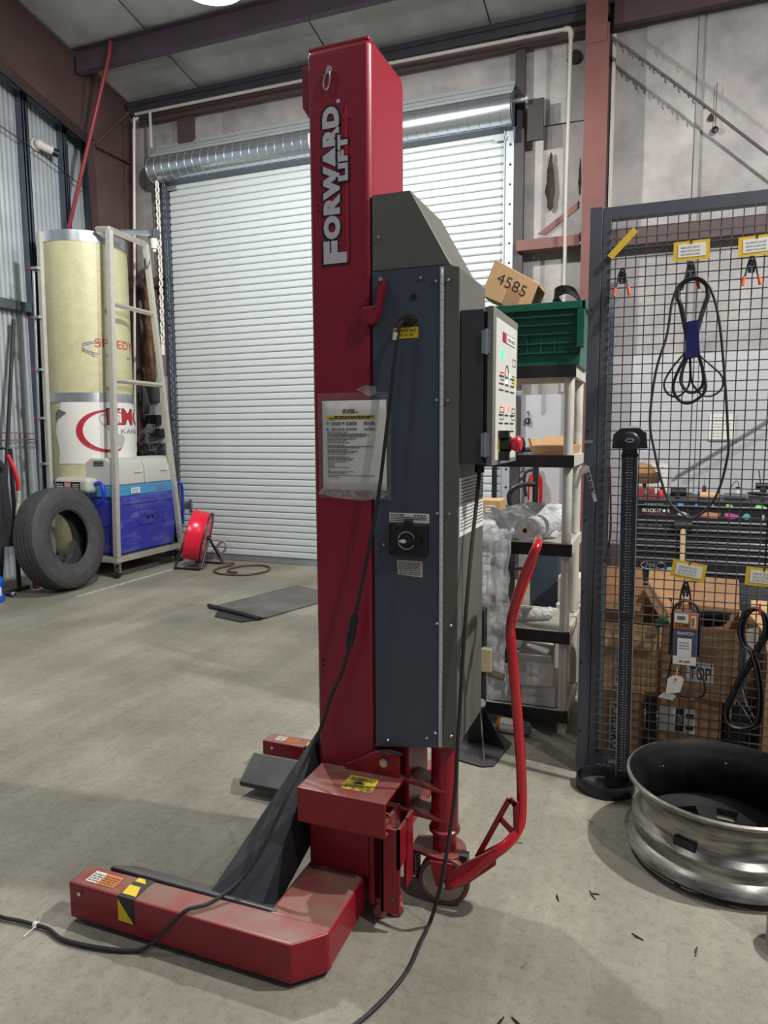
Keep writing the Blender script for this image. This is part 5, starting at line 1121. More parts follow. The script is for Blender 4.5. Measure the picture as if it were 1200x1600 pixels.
obj('gauge_head', MB().prism([(hx-.062, 2.742, hz), (hx+.062, 2.742, hz), (hx+.056, 2.742, hz+.058), (hx+.034, 2.742, hz+.075), (hx-.034, 2.742, hz+.075), (hx-.058, 2.742, hz+.052)], (0, .022, 0)), BLACKM, t, bevel=.003)
obj('head_drum', MB().lathe([(0, .010), (.028, .010), (.034, .006), (.036, 0), (0, 0)], 28, Matrix.Translation((hx, 2.742, hz+.026)) @ Matrix.Rotation(PI/2, 4, 'X')), BLACKM, t, smooth=40)
hb = obj('head_badge', MB().lathe([(0, .001), (.016, .001), (.0165, 0), (0, 0)], 24, Matrix.Translation((hx, 2.7318, hz+.030)) @ Matrix.Rotation(PI/2, 4, 'X') @ Matrix.Scale(.55, 4, (0, 1, 0))), CHROME, t)
mb = MB().words((hx-.010, 2.7302, hz+.027), (1, 0, 0), (0, 0, 1), .02, .006); obj('badge_print', mb, INK, t)
obj('head_card', B(hx-.02, hx+.026, 2.764, 2.766, hz+.068, hz+.082), WHITEP, t)
obj('clamp_collar', MB().box(-.030, .030, -.015, .010, 1.243, 1.256, MLn), BLACKP, t, bevel=.002)
tag(obj('steel_channel', MB().box(-.236, -.180, 2.995, 3.0, 0, 1.98).box(-.236, -.231, 3.0, 3.035, 0, 1.98).box(-.185, -.180, 3.0, 3.035, 0, 1.98).box(-.210, -.204, 2.990, 2.996, 0, 1.98), mat('blue_galvanised', (150, 164, 176), .4, .4, var=.12)), 'upright galvanised channel standing behind left side of the mesh', 'channel')
tag(obj('red_lanyard', MB().tube(catmull([(-.178, 2.985, 1.26), (-.170, 2.98, 1.1), (-.168, 2.98, .98), (-.185, 2.985, .86)], 6), .004, n=6), mat('dark_red_cord', (150, 40, 54), .6), smooth=True), 'thin dark red cord hanging beside the gauge post', 'cord')

# ------------------------------------------------------------------ cartons behind the mesh
def carton(name, label, x0, x1, y0, y1, z0, z1, rot=0, m=CARD, opened=False, flaps=(), tilt=0, cat='box'):
    t = thing(name, label, cat, ((x0+x1)/2, (y0+y1)/2, z0))
    M = rotm(((x0+x1)/2, (y0+y1)/2, z0), 'Z', rot) @ rotm((x0, y0, z0), 'Y', tilt)
    e = .004
    if opened:
        obj('carton_body', MB().box(x0, x1, y0, y0+e, z0, z1, M).box(x0, x1, y1-e, y1, z0, z1, M).box(x0, x0+e, y0+e, y1-e, z0, z1, M).box(x1-e, x1, y0+e, y1-e, z0, z1, M).box(x0+e, x1-e, y0+e, y1-e, z0, z0+e, M), m, t)
    else:
        obj('carton_body', MB().box(x0, x1, y0, y1, z0, z1, M), m, t, bevel=.003)
    for side, ln, an in flaps:
        a = R_(an); c, s = math.cos(a)*ln, math.sin(a)*ln
        if side == 'front': p = [(x0+.004, y0, z1), (x1-.004, y0, z1), (x1-.012, y0-c, z1+s), (x0+.012, y0-c, z1+s)]; th_ = (0, .002, .003)
        if side == 'back': p = [(x0+.004, y1, z1), (x1-.004, y1, z1), (x1-.012, y1+c, z1+s), (x0+.012, y1+c, z1+s)]; th_ = (0, -.002, .003)
        if side == 'left': p = [(x0, y0+.004, z1), (x0, y1-.004, z1), (x0-c, y1-.012, z1+s), (x0-c, y0+.012, z1+s)]; th_ = (.002, 0, .003)
        if side == 'right': p = [(x1, y0+.004, z1), (x1, y1-.004, z1), (x1+c, y1-.012, z1+s), (x1+c, y0+.012, z1+s)]; th_ = (-.002, 0, .003)
        obj('flap', MB().prism(p, th_, M), m, t)
    return t, M
def tape_text(t, M, x0, x1, y, z0, z1, word=None, dirx=(0, 0, 1), up=(-1, 0, 0)):
    obj('tape_label', MB().box(x0, x1, y-.0012, y, z0, z1, M), WHITEP, t)
    if word:
        mb = MB(); L3 = M.to_3x3()
        o = M @ Vector((x1-.006, y-.0018, z0+.01)); mb.text(word, o, L3 @ Vector(dirx), L3 @ Vector(up), z1-z0-.02, x1-x0-.014, .015); obj('tape_print', mb, INK, t)
t, M = carton('cardboard_box', 'brown carton with black lettered white tape at bottom left behind mesh', -.215, -.015, 3.10, 3.42, 0, .285, 0, CARDD)
tape_text(t, M, -.155, -.105, 3.10, .01, .235, 'CONTITECH')
obj('lid_seam', B(-.215, -.015, 3.098, 3.10, .205, .208), INKG, t)
t, M = carton('cardboard_box', 'open tan carton in the middle of the left stack', -.215, .035, 3.12, 3.46, .287, .575, 0, CARD, True, [('front', .10, -75), ('back', .1, 70)])
tape_text(t, M, -.140, -.105, 3.12, .30, .565, 'CONTITECH'); tape_text(t, M, -.212, -.165, 3.12, .50, .555)
t, M = carton('cardboard_box', 'small open tan carton topmost of the left stack', -.222, -.035, 3.14, 3.42, .58, .665, 0, CARDD, True, [('back', .10, 80), ('front', .06, -20)])
t = thing('black_shelf_post', 'black plastic upright between the two lower cartons', 'post', (.012, 3.09, 0))
obj('upright', B(-.008, .036, 3.075, 3.105, 0, .287), BLACKP, t, bevel=.004); obj('foot', B(-.012, .040, 3.07, 3.11, 0, .014), BLACKP, t, bevel=.003)
t, M = carton('cardboard_box', 'brown carton with white label bottom centre behind the mesh', .045, .285, 3.10, 3.44, 0, .290, 0, CARDD)
obj('tape_label', MB().box(.047, .185, 3.0985, 3.0998, .135, .245, M), WHITEP, t)
mb = MB().box(.110, .142, 3.0978, 3.0985, .14, .24).words((.15, 3.0978, .15), (1, 0, 0), (0, 0, 1), .03, .015).words((.15, 3.0978, .20), (1, 0, 0), (0, 0, 1), .03, .02)
obj('label_print', mb, INK, t); obj('label_print', MB().text('TOP', (.136, 3.0972, .165), (0, 0, 1), (-1, 0, 0), .05, .018, .01), WHITEP, t)
t, M = carton('cardboard_box', 'large open brown carton with a cable coil behind sleeved belt', .062, .352, 3.09, 3.46, .295, .60, -6, CARDD, True, [('left', .15, 58), ('right', .10, -60), ('back', .14, 60)])
obj('tape_label', MB().box(.165, .265, 3.0885, 3.0898, .36, .45, M), WHITEP, t)
obj('tape_print', MB().text('TOP', M @ Vector((.175, 3.088, .375)), M.to_3x3() @ Vector((1, 0, 0)), M.to_3x3() @ Vector((0, 0, 1)), .08, .055, .01), INK, t)
mb = MB()
for k in range(7):
    P = [(.20+(.085+.006*k)*math.cos(q)+.006*math.sin(q*3+k), 3.26+(.07+.006*k)*math.sin(q), .56+.009*k+.025*math.cos(q+1)) for q in [2*PI*i/24 for i in range(24)]]
    mb.tube(P, .0055, n=6, closed=True)
tag(obj('cable_coil', mb, BLACKP, smooth=True), 'coil of black cable in the large open carton', 'cable')
tag(obj('green_plug', MB().lathe([(0, 0), (.018, 0), (.02, .03), (.012, .05), (0, .05)], 12, Matrix.Translation((.02, 3.08, .60)) @ Matrix.Rotation(R_(70), 4, 'Y')), mat('dark_green_plug', (40, 92, 70), .5), smooth=40), 'dark green plug beside the cable coil', 'plug')
t, M = carton('cardboard_box', 'tall open carton behind the large one with raised flaps', -.02, .235, 3.66, 3.95, .26, .51, 4, CARD, True, [('back', .15, 85), ('front', .09, 70), ('right', .11, 50)])
obj('support_crate', MB().box(-.02, .235, 3.67, 3.94, 0, .258), CARDD, t, bevel=.004)
t, M = carton('cardboard_box', 'tan carton with white sheet at right edge behind twisted belt', .43, .73, 3.14, 3.5, 0, .50, 4, CARD, True, [('left', .10, 75), ('back', .14, 60)])
tape_text(t, M, .46, .55, 3.14, .25, .34, None); obj('tape_print', MB().text('CO', M @ Vector((.465, 3.138, .27)), M.to_3x3() @ Vector((1, 0, 0)), M.to_3x3() @ Vector((0, 0, 1)), .07, .05, .02), INK, t)
tag(obj('white_sheet', MB().prism([(.366, 3.125, .42), (.364, 3.115, .60), (.405, 3.12, .61), (.41, 3.13, .43)], (0, .003, 0)), WHITEP), 'white sheet of paper stuck up between the cartons', 'paper')
t = thing('black_tote', 'black plastic tote in the shadow between lower cartons', 'tote', (.34, 3.3, 0))
obj('tote_body', MB().add([(.30, 3.16, 0), (.385, 3.16, 0), (.385, 3.5, 0), (.30, 3.5, 0), (.292, 3.15, .285), (.392, 3.15, .285), (.392, 3.51, .285), (.292, 3.51, .285)], [(3, 2, 1, 0), (4, 5, 6, 7), (0, 1, 5, 4), (1, 2, 6, 5), (2, 3, 7, 6), (3, 0, 4, 7)]), BLACKP, t, bevel=.008)
obj('tote_label', B(.296, .325, 3.148, 3.151, .205, .255), WHITEP, t)
tag(obj('dark_bag', MB().sphere((.46, 4.2, .40), .22, 16, (1.1, .6, .8)).box(.24, .68, 4.1, 4.3, 0, .3), CLOTH, smooth=40), 'dark lumpy bag behind the cartons below the tool chest', 'bag')

# ------------------------------------------------------------------ tool chest by the back wall
TY = 5.5
tb = thing('tool_chest', 'long black tool chest with silver drawer trims and stickers', 'tool chest', (.72, 5.75, 0))
obj('chest_body', B(-.14, 1.60, TY+.012, 6.05, .10, .885), TOOLB, tb, bevel=.004); obj('chest_top', B(-.15, 1.61, TY-.005, 6.06, .885, .90), mat('chest_top_grey', (58, 58, 62), .5), tb, bevel=.003)
obj('plinth', B(-.12, 1.58, TY+.05, 6.03, 0, .10), BLACKP, tb)
zs = [.882, .845, .735, .675, .635, .590, .547, .503, .455, .37, .27, .14]
for bx0, bx1 in ((-.135, .725), (.735, 1.595)):
    for z1, z0 in zip(zs[:-1], zs[1:]):
        dd_ = obj('drawer', B(bx0, bx1, TY, TY+.014, z0+.004, z1-.003), TOOLB, tb, bevel=.002)
        obj('drawer_trim', B(bx0, bx1, TY-.012, TY, z0+.004, z0+.016), STEEL, dd_, bevel=.002)
def sticker(pts, m, nm='sticker'): obj(nm, MB().prism([(x, TY-.0015, z) for x, z in pts], (0, .001, 0)), m, tb)
def blobp(cx, cz, rx, rz, k=0): return [(cx+rx*(1+.18*math.sin(q*3+k))*math.cos(q), cz+rz*(1+.2*math.cos(q*2+k))*math.sin(q)) for q in [2*PI*i/14 for i in range(14)]]
SB = mat('sticker_blue', (70, 150, 200), .5); SG = mat('sticker_green', (130, 200, 110), .5); SP = mat('sticker_pink', (190, 80, 150), .5); ST = mat('sticker_tan', (186, 130, 96), .5); SE = mat('sticker_teal', (80, 170, 190), .5); SS = mat('sticker_silver', (190, 194, 198), .5)
sticker(blobp(.165, .868, .024, .011), SB); sticker([(.265, .860), (.285, .860), (.285, .876), (.265, .876)], SB); sticker([(.375, .86), (.388, .86), (.388, .874), (.375, .874)], SB); sticker(blobp(.485, .867, .022, .013, 1), SG); sticker(blobp(.68, .863, .035, .016, 2), SG)
sticker(blobp(.185, .800, .036, .014, 2), SS); sticker([(.29, .78), (.42, .775), (.435, .812), (.36, .818), (.30, .81)], ST); sticker(blobp(.50, .795, .045, .022, 1), SP); sticker(blobp(.60, .795, .028, .018, 3), SE); sticker([(.69, .775), (.71, .775), (.71, .81), (.69, .81)], SS)
obj('sticker_print', MB().text('ROCKST', (-.088, TY-.0015, .804), (1, 0, 0), (0, 0, 1), .115, .028, .01).text('R', (.056, TY-.0015, .804), (1, 0, 0), (0, 0, 1), .017, .028, .01).text('P', (.080, TY-.0015, .804), (1, 0, 0), (0, 0, 1), .016, .028, .01) if False else MB().text('ROCKST', (-.088, TY-.0015, .804), (1, 0, 0), (0, 0, 1), .130, .028, .01).text('R', (.080, TY-.0015, .804), (1, 0, 0), (0, 0, 1), .020, .028, .01).prism([(.060+.016*math.cos(PI/2+i*PI/5)*(1 if i % 2 == 0 else .42), TY-.0015, .818+.016*math.sin(PI/2+i*PI/5)*(1 if i % 2 == 0 else .42)) for i in range(10)], (0, .0008, 0)), WHITEP, tb)
obj('sticker_print', MB().text('ENERGY DRINK', (-.075, TY-.0015, .788), (1, 0, 0), (0, 0, 1), .150, .011, .01), mat('sticker_red', (150, 60, 64), .5), tb)
mb = MB().words((-.075, TY-.002, .862), (1, 0, 0), (0, 0, 1), .13, .010).words((-.11, TY-.002, .705), (1, 0, 0), (0, 0, 1), .16, .010); obj('sticker_print', mb, INKG, tb)
mb = MB().tube([(.0+.085*math.cos(q), TY-.014, .412+.032*math.sin(q)) for q in [2*PI*i/36 for i in range(36)]], .004, n=5, closed=True)
mb.text('MAC', (-.055, TY-.014, .392), (1, 0, 0), (.35, 0, 1), .095, .040, .02)
obj('chest_emblem', mb, STEEL, tb)
sticker(blobp(.115, .385, .02, .024), mat('sticker_mint', (120, 190, 180), .5))
# small things along the chest top
def small(name, label, cat, mbs):
    t = thing(name, label, cat, tuple(mbs[0][3]))
    for nm, mb, m, _ in mbs: obj(nm, mb, m, t, smooth=40)
ZT = .90
Lp = lambda prof, x, y, z=ZT: MB().lathe(prof, 14, Matrix.Translation((x, y, z)))
small('red_bottle', 'small red bottle standing on the tool chest', 'bottle', [('body', Lp([(0, 0), (.022, 0), (.022, .05), (.010, .065), (0, .065)], .035, 5.62), mat('red_bottle', (206, 40, 44), .4), (.035, 5.62, ZT)), ('cap', Lp([(0, .065), (.010, .065), (.010, .08), (0, .08)], .035, 5.62), BLACKP, 0)])
small('red_box', 'low dark red case on the left of the tool chest', 'case', [('case', B(-.13, -.01, 5.56, 5.68, ZT, .955), mat('dull_red', (140, 56, 60), .5), (-.07, 5.62, ZT)), ('lid', B(-.132, -.008, 5.558, 5.682, .945, .968), mat('dull_red', (140, 56, 60)), 0), ('clasp', B(-.08, -.05, 5.553, 5.56, .93, .958), STEEL, 0)])
small('impact_tool', 'black power tool lying on the tool chest', 'tool', [('motor', MB().cyl((.10, 5.65, .945), (.21, 5.65, .945), .032, n=14), BLACKP, (.16, 5.65, ZT)), ('handle', MB().box(.13, .165, 5.60, 5.64, ZT, .935), BLACKP, 0), ('chuck', MB().cyl((.21, 5.65, .945), (.25, 5.65, .945), .014, n=10), STEEL, 0)])
small('tan_can', 'tan cylinder lying on the tool chest', 'can', [('can', MB().cyl((.30, 5.60, .928), (.43, 5.60, .928), .026, n=16), CARD, (.36, 5.6, ZT)), ('end_cap', MB().cyl((.285, 5.60, .928), (.30, 5.60, .928), .027, n=16), mat('dull_red', (140, 56, 60)), 0)])
small('upright_screwdriver', 'upright dark red screwdriver on the tool chest', 'screwdriver', [('handle', Lp([(0, 0), (.013, .0), (.015, .05), (.012, .085), (.006, .09), (0, .09)], .335, 5.75), mat('maroon_grip', (84, 40, 46), .5), (.335, 5.75, ZT)), ('shaft', Lp([(.004, .09), (.003, .19), (0, .195)], .335, 5.75), STEEL, 0)])
small('air_ratchet', 'long dark ratchet lying across the tool chest', 'ratchet', [('barrel', MB().cyl((.46, 5.62, .925), (.60, 5.60, .925), .024, n=12), DARKGALV, (.52, 5.6, ZT)), ('head', MB().cyl((.60, 5.60, .91), (.60, 5.60, .945), .022, n=12), STEEL, 0)])
small('spray_bottle', 'small white spray bottle on the tool chest', 'bottle', [('bottle', Lp([(0, 0), (.016, 0), (.016, .055), (.008, .07), (0, .07)], .56, 5.75), WHITEPL, (.56, 5.75, ZT)), ('nozzle', MB().box(.545, .575, 5.745, 5.755, .97, .985), BLACKP, 0)])
small('wire_loop', 'black wire looped up from the tool chest', 'wire', [('loop', MB().tube(catmull([(.50, 5.72, .905), (.52, 5.72, 1.0), (.55, 5.72, 1.03), (.565, 5.72, .985)], 6), .003, n=5), INK, (.52, 5.72, ZT)), ('plug', MB().box(.49, .51, 5.71, 5.73, ZT, .925), BLACKP, 0)])
small('pistol_tool', 'black pistol shaped air tool standing on the tool chest', 'tool', [('grip', MB().box(.70, .74, 5.68, 5.72, ZT, 1.0), BLACKP, (.72, 5.7, ZT)), ('barrel', MB().cyl((.67, 5.70, 1.0), (.78, 5.70, 1.0), .022, n=12), BLACKP, 0), ('antenna', MB().tube([(.70, 5.70, 1.02), (.685, 5.70, 1.11)], .004, n=6), INK, 0)])
small('cable_pile', 'black cables heaped at the right of the tool chest', 'cable', [('coil', MB().tube(catmull([(.60, 5.68, .915), (.68, 5.60, .925), (.80, 5.62, .93), (.84, 5.70, .92), (.74, 5.78, .93), (.63, 5.74, .94), (.72, 5.63, .95), (.82, 5.68, .94)], 6), .011, n=7), BLACKP, (.7, 5.68, ZT)), ('end', MB().cyl((.83, 5.60, .92), (.87, 5.60, .92), .015, n=8), mat('dull_red', (140, 56, 60)), 0)])
small('brown_cap', 'brown cap on a short post at the chest left end', 'cap', [('post', MB().cyl((-.085, 5.80, ZT), (-.085, 5.80, 1.04), .014, n=8).box(-.13, -.04, 5.76, 5.84, ZT, .912), BROWNI, (-.085, 5.8, ZT)), ('crown', Lp([(.10, 0), (.105, .02), (.09, .08), (.06, .115), (0, .125)], -.105, 5.80, 1.03), mat('tan_felt', (160, 122, 84), .8), 0), ('brim', Lp([(0, -.002), (.125, .0), (.135, .035), (.12, .08), (.104, .05), (.10, .0)], -.105, 5.80, 1.0), HAT, 0)])
t = thing('long_mallet', 'wooden handled mallet with black head leaning on tool chest', 'mallet', (.19, 5.40, 0))
obj('handle', MB().tube([(.205, 5.36, 0), (.190, 5.45, .70)], .019, n=10), WOOD, t, smooth=True); obj('mallet_head', MB().cyl((.13, 5.455, .725), (.25, 5.455, .725), .034, n=16), BLACKP, t, smooth=40)
def notice(x0, x1, z0, z1, label, border=False):
    t = thing('wall_notice', label, 'notice', ((x0+x1)/2, 6.65, z0))
    obj('sheet', B(x0, x1, 6.635, 6.652, z0, z1), WHITEP, t, bevel=.002); mb = MB(); n = int((z1-z0)/.028)
    for k in range(n-1): mb.words((x0+.03, 6.6345, z1-.035-.026*k), (1, 0, 0), (0, 0, 1), (x1-x0)-.06, .008, random.uniform(.5, 1))
    obj('notice_print', mb, mat('faint_print', (170, 168, 170)), t)
notice(.402, .60, 1.31, 1.535, 'white printed notice high on the wall right of gauge'); notice(-.085, .10, .80, 1.11, 'white panel on wall just behind the brown cap')
tag(obj('slanting_rod', MB().tube([(.15, 6.60, 1.0), (.9, 6.60, 1.52)], .012, n=6), mat('grey_rod', (128, 128, 130), .5)), 'thin grey rod slanting across the wall above the chest', 'rod')  # plain grey rod set against the wall

# ================================================================== plastic shelf unit
sx0, sx1, sy0, sy1 = -1.27, -.345, 3.20, 3.66
su = thing('plastic_shelf_unit', 'white plastic shelf unit with black front edges', 'shelf', ((sx0+sx1)/2, 3.43, 0))
tops = [1.688, 1.292, .892, .487, .112]
for zt in tops:
    s_ = obj('shelf', MB().box(sx0, sx1, sy0+.012, sy0+.03, zt-.05, zt).box(sx0, sx1, sy1-.018, sy1, zt-.05, zt).box(sx0, sx0+.018, sy0+.03, sy1-.018, zt-.05, zt).box(sx1-.018, sx1, sy0+.012, sy1-.018, zt-.05, zt), SHELFW, su)
    mb = MB(); y = sy0+.04
    while y < sy1-.03: mb.box(sx0+.018, sx1-.018, y, y+.011, zt-.014, zt-.003); y += .0215
    for x in [sx0+.15*k for k in range(1, 6)]: mb.box(x, x+.02, sy0+.03, sy1-.018, zt-.03, zt-.010)
    mb.prism([(sx0+.02, sy0+.03, zt-.045), (sx0+.04, sy0+.03, zt-.045), (sx1-.02, sy1-.02, zt-.045), (sx1-.04, sy1-.02, zt-.045)], (0, 0, .03)); mb.prism([(sx1-.04, sy0+.03, zt-.045), (sx1-.02, sy0+.03, zt-.045), (sx0+.04, sy1-.02, zt-.045), (sx0+.02, sy1-.02, zt-.045)], (0, 0, .03))
    obj('grating', mb, SHELFW, s_, kind='stuff')
    obj('black_edge', B(sx0, sx1+.003, sy0, sy0+.0125, zt-.053, zt+.002), BLACKP, s_, bevel=.002)
for (x, y) in ((-.372, 3.238), (-.372, 3.625), (-1.243, 3.238), (-1.243, 3.625)):
    for za, zb in zip([.0]+tops[::-1][:-1], [tops[4]-.05]+[q-.05 for q in tops[::-1][1:]]):
        p = MB().cyl((x, y, za), (x, y, zb), .0215, n=14)
        obj('post', p, SHELFW, su, smooth=40)
# crate and what lies in it
t = thing('green_crate', 'green plastic lidded crate on top of the shelf unit', 'crate', (-.62, 3.42, 1.69))
cz0, cz1 = 1.690, 1.955
obj('crate_body', MB().add([(-.90, 3.235, cz0), (-.335, 3.235, cz0), (-.335, 3.60, cz0), (-.90, 3.60, cz0), (-.92, 3.215, cz1), (-.318, 3.215, cz1), (-.318, 3.62, cz1), (-.92, 3.62, cz1)], [(3, 2, 1, 0), (0, 1, 5, 4), (1, 2, 6, 5), (2, 3, 7, 6), (3, 0, 4, 7)]), GREEN, t, solid=.006)
mb = MB()
fy = lambda z: 3.235-.020*(z-cz0)/(cz1-cz0)-.006
for z in (1.745, 1.785, 1.825, 1.865, 1.90): mb.box(-.905, -.328, fy(z)-.005, fy(z)+.004, z-.003, z+.003)
for x in (-.86, -.80, -.74, -.68, -.62, -.56, -.50, -.44, -.38): mb.box(x-.003, x+.003, fy(1.75)-.004, fy(1.9)+.010, 1.74, 1.93)
mb.prism([(-.66, 3.208, 1.84), (-.65, 3.208, 1.84), (-.60, 3.205, 1.75), (-.61, 3.205, 1.75)], (0, .02, 0))
obj('crate_ribs', mb, GREEN, t); obj('crate_rim', MB().box(-.928, -.310, 3.200, 3.216, 1.925, 1.958).box(-.928, -.310, 3.62, 3.636, 1.925, 1.958).box(-.325, -.307, 3.2, 3.636, 1.925, 1.958).box(-.93, -.915, 3.2, 3.636, 1.925, 1.958), GREEN, t, bevel=.003)
obj('crate_corner', MB().box(-.345, -.312, 3.202, 3.235, 1.76, 1.93), GREEN, t, bevel=.004)
t = thing('tilted_carton', 'tan carton marked 4585 tilted in the green crate', 'box', (-.70, 3.40, 1.96))
def P3(x, z, y): return (x, y, z)
fr = [(-.79, 3.30, 2.03), (-.585, 3.30, 1.93), (-.525, 3.30, 2.062), (-.725, 3.30, 2.185)]
obj('carton_body', MB().prism(fr, (0, .22, 0)), CARD, t, bevel=.003)
obj('flap', MB().prism([(-.522, 3.30, 2.06), (-.475, 3.30, 2.0), (-.475, 3.50, 2.0), (-.522, 3.50, 2.06)], (0, 0, -.003)), CARDD, t)
xd_ = (Vector(fr[2])-Vector(fr[3])).normalized(); yd_ = (Vector(fr[3])-Vector(fr[0])).normalized()
obj('marker_writing', MB().text('4585', Vector(fr[3])+xd_*.045-yd_*.085+Vector((0, -.0015, 0)), xd_, yd_, .15, .048, -.012), INK, t)
obj('tape', MB().prism([Vector(fr[0])+xd_*.11+yd_*.01+Vector((0, -.001, 0)), Vector(fr[0])+xd_*.18+yd_*.01+Vector((0, -.001, 0)), Vector(fr[0])+xd_*.18+yd_*.10+Vector((0, -.001, 0)), Vector(fr[0])+xd_*.11+yd_*.10+Vector((0, -.001, 0))], (0, .0008, 0)), CARDD, t)
mb = MB()
for k in range(6):
    mb.tube(catmull([(-.47+.01*k, 3.36+.02*k, 1.96), (-.46, 3.36, 2.0+.008*k), (-.41+.005*k, 3.37, 2.025+.004*k), (-.36, 3.38+.02*k, 1.99), (-.39, 3.42, 1.96)], 6), .005, n=6)
mb.sphere((-.41, 3.42, 1.955), .05, 10, (1.2, 1, .7))
tag(obj('wire_pile', mb, BLACKP, smooth=True), 'tangled black wires and adapter at the crate right end', 'wires')
# second shelf
t = thing('cardboard_tray', 'shallow open tan cardboard tray on second shelf', 'tray', (-.44, 3.4, 1.293))
obj('tray_base', MB().add([(-.535, 3.28, 1.293), (-.362, 3.28, 1.293), (-.362, 3.585, 1.293), (-.535, 3.585, 1.293), (-.55, 3.268, 1.335), (-.352, 3.268, 1.335), (-.352, 3.595, 1.335), (-.55, 3.595, 1.335)], [(3, 2, 1, 0), (0, 1, 5, 4), (1, 2, 6, 5), (2, 3, 7, 6), (3, 0, 4, 7)]), CARD, t, solid=.003)
obj('flap', MB().prism([(-.55, 3.595, 1.335), (-.40, 3.595, 1.335), (-.41, 3.625, 1.375), (-.54, 3.625, 1.375)], (0, .003, 0)), CARD, t); obj('flap', MB().prism([(-.55, 3.245, 1.335), (-.55, 3.61, 1.335), (-.56, 3.57, 1.365), (-.56, 3.29, 1.365)], (.002, 0, .002)), CARD, t)
obj('wiper_blade', MB().box(-.525, -.37, 3.38, 3.40, 1.297, 1.32), BLACKP, t, bevel=.003)
t = thing('adapter_cable', 'black adapter with coiled cable at shelf second from top', 'adapter', (-.61, 3.3, 1.293))
obj('adapter', MB().box(-.65, -.585, 3.28, 3.36, 1.293, 1.325).box(-.63, -.57, 3.24, 3.29, 1.293, 1.308), BLACKP, t, bevel=.006)
mb = MB()
for k in range(3): mb.tube([(-.615+.028*math.cos(q)+.006*k, 3.27+.012*k, 1.336+.038*math.sin(q)) for q in [2*PI*i/18 for i in range(18)]], .0035, n=6, closed=True)
obj('coil', mb, BLACKP, t, smooth=True); obj('foil_strip', MB().prism([(-.60, 3.235, 1.294), (-.54, 3.225, 1.294), (-.53, 3.235, 1.302), (-.59, 3.245, 1.302)], (0, .02, .0)), STEEL, t)
# film on the third shelf
t = thing('plastic_film_heap', 'crumpled clear plastic film spilling over the third shelf front', 'film', (-.65, 3.3, .2))
def heap(c, r, sc, sd, m, nm):
    mb = MB().sphere((0, 0, 0), 1, 36)
    for v in mb.v:
        q = 1+.30*noise.noise(v*1.8+Vector((sd, 0, 0)))+.16*noise.noise(v*5+Vector((0, sd, 0)))
        v *= q*r; v.x = v.x*sc[0]+c[0]; v.y = v.y*sc[1]+c[1]; v.z = max(v.z*sc[2]+c[2], .894)
    obj(nm, mb, m, t, smooth=True)
heap((-.60, 3.42, .955), .11, (1.5, 1.2, .85), 3, FILM, 'film_lump'); heap((-.76, 3.36, .93), .10, (1.1, 1.2, .9), 8, FILM, 'film_lump'); heap((-.50, 3.50, .97), .10, (1.2, 1.0, .8), 14, FILM, 'film_lump')
def hang(u, v):
    x = -.80+.20*u-.02*v; z = .95-.78*v; nz = Vector((u*4, v*7, 1))
    return Vector((x+.02*noise.noise(nz*1.4+Vector((5, 0, 0))), 3.165-.05*math.sin(min(1, v*3)*PI/2)+.05*noise.noise(nz)+.022*noise.noise(nz*3.2)+.06*max(0, .08-v)/.08, z))
obj('hanging_sheet', MB().grid(hang, 26, 70), FILM, t, smooth=True)
def roll(name, label, a, b, r, m, core=True):
    t = thing(name, label, 'roll', (a[0], a[1], a[2]-r)); a, b = Vector(a), Vector(b); d = (b-a).normalized()
    M = Matrix.Translation(a) @ d.to_track_quat('Z', 'Y').to_matrix().to_4x4(); L = (b-a).length
    prof = [(.014, 0)]+[(r*(.3+.7*k/6), .002*(k % 2)) for k in range(7)]+[(r+.002*math.sin(k*1.9), L*k/14) for k in range(1, 15)]+[(.014, L)]
    obj('wrap', MB().lathe(prof, 28, M), m, t, smooth=50)
    obj('core', MB().lathe([(.010, -.001), (.0145, -.001), (.0145, L), (.010, L)], 16, M), CARD if core else WHITEPL, t)
roll('bubble_wrap_roll', 'bubble wrap roll lying end on at third shelf', (-.545, 3.16, .955), (-.45, 3.5, .965), .052, BUBBLE)
roll('wrapped_bottle_roll', 'small bubble wrapped roll lying on the fourth shelf', (-.615, 3.33, .520), (-.46, 3.42, .520), .030, BUBBLE, False)
# cartons on the bottom shelf
def wcarton(label, x0, x1, y0, y1, z0, z1, rot=0, opened=False, flaps=()):
    t, M = carton('white_carton', label, x0, x1, y0, y1, z0, z1, rot, CARDW, opened, flaps); t['group'] = 'white cartons on the bottom shelf'
    mb = MB().box(x0+.05, x0+.11, y0-.0008, y0, z0+.045, z0+.047, M).box(x0+.05, x0+.10, y0-.0008, y0, z0+.055, z0+.056, M); obj('carton_print', mb, INKG, t); return t
wcarton('white carton lying flat at right on the bottom shelf', -.565, -.405, 3.24, 3.52, .113, .214, 0)
wcarton('white carton standing left of the others on bottom shelf', -.72, -.60, 3.24, 3.50, .113, .205, 4)
wcarton('open white carton stacked tilted on the lower white carton', -.60, -.43, 3.225, 3.50, .216, .325, 6, True, [('front', .05, 60), ('back', .07, 50)])
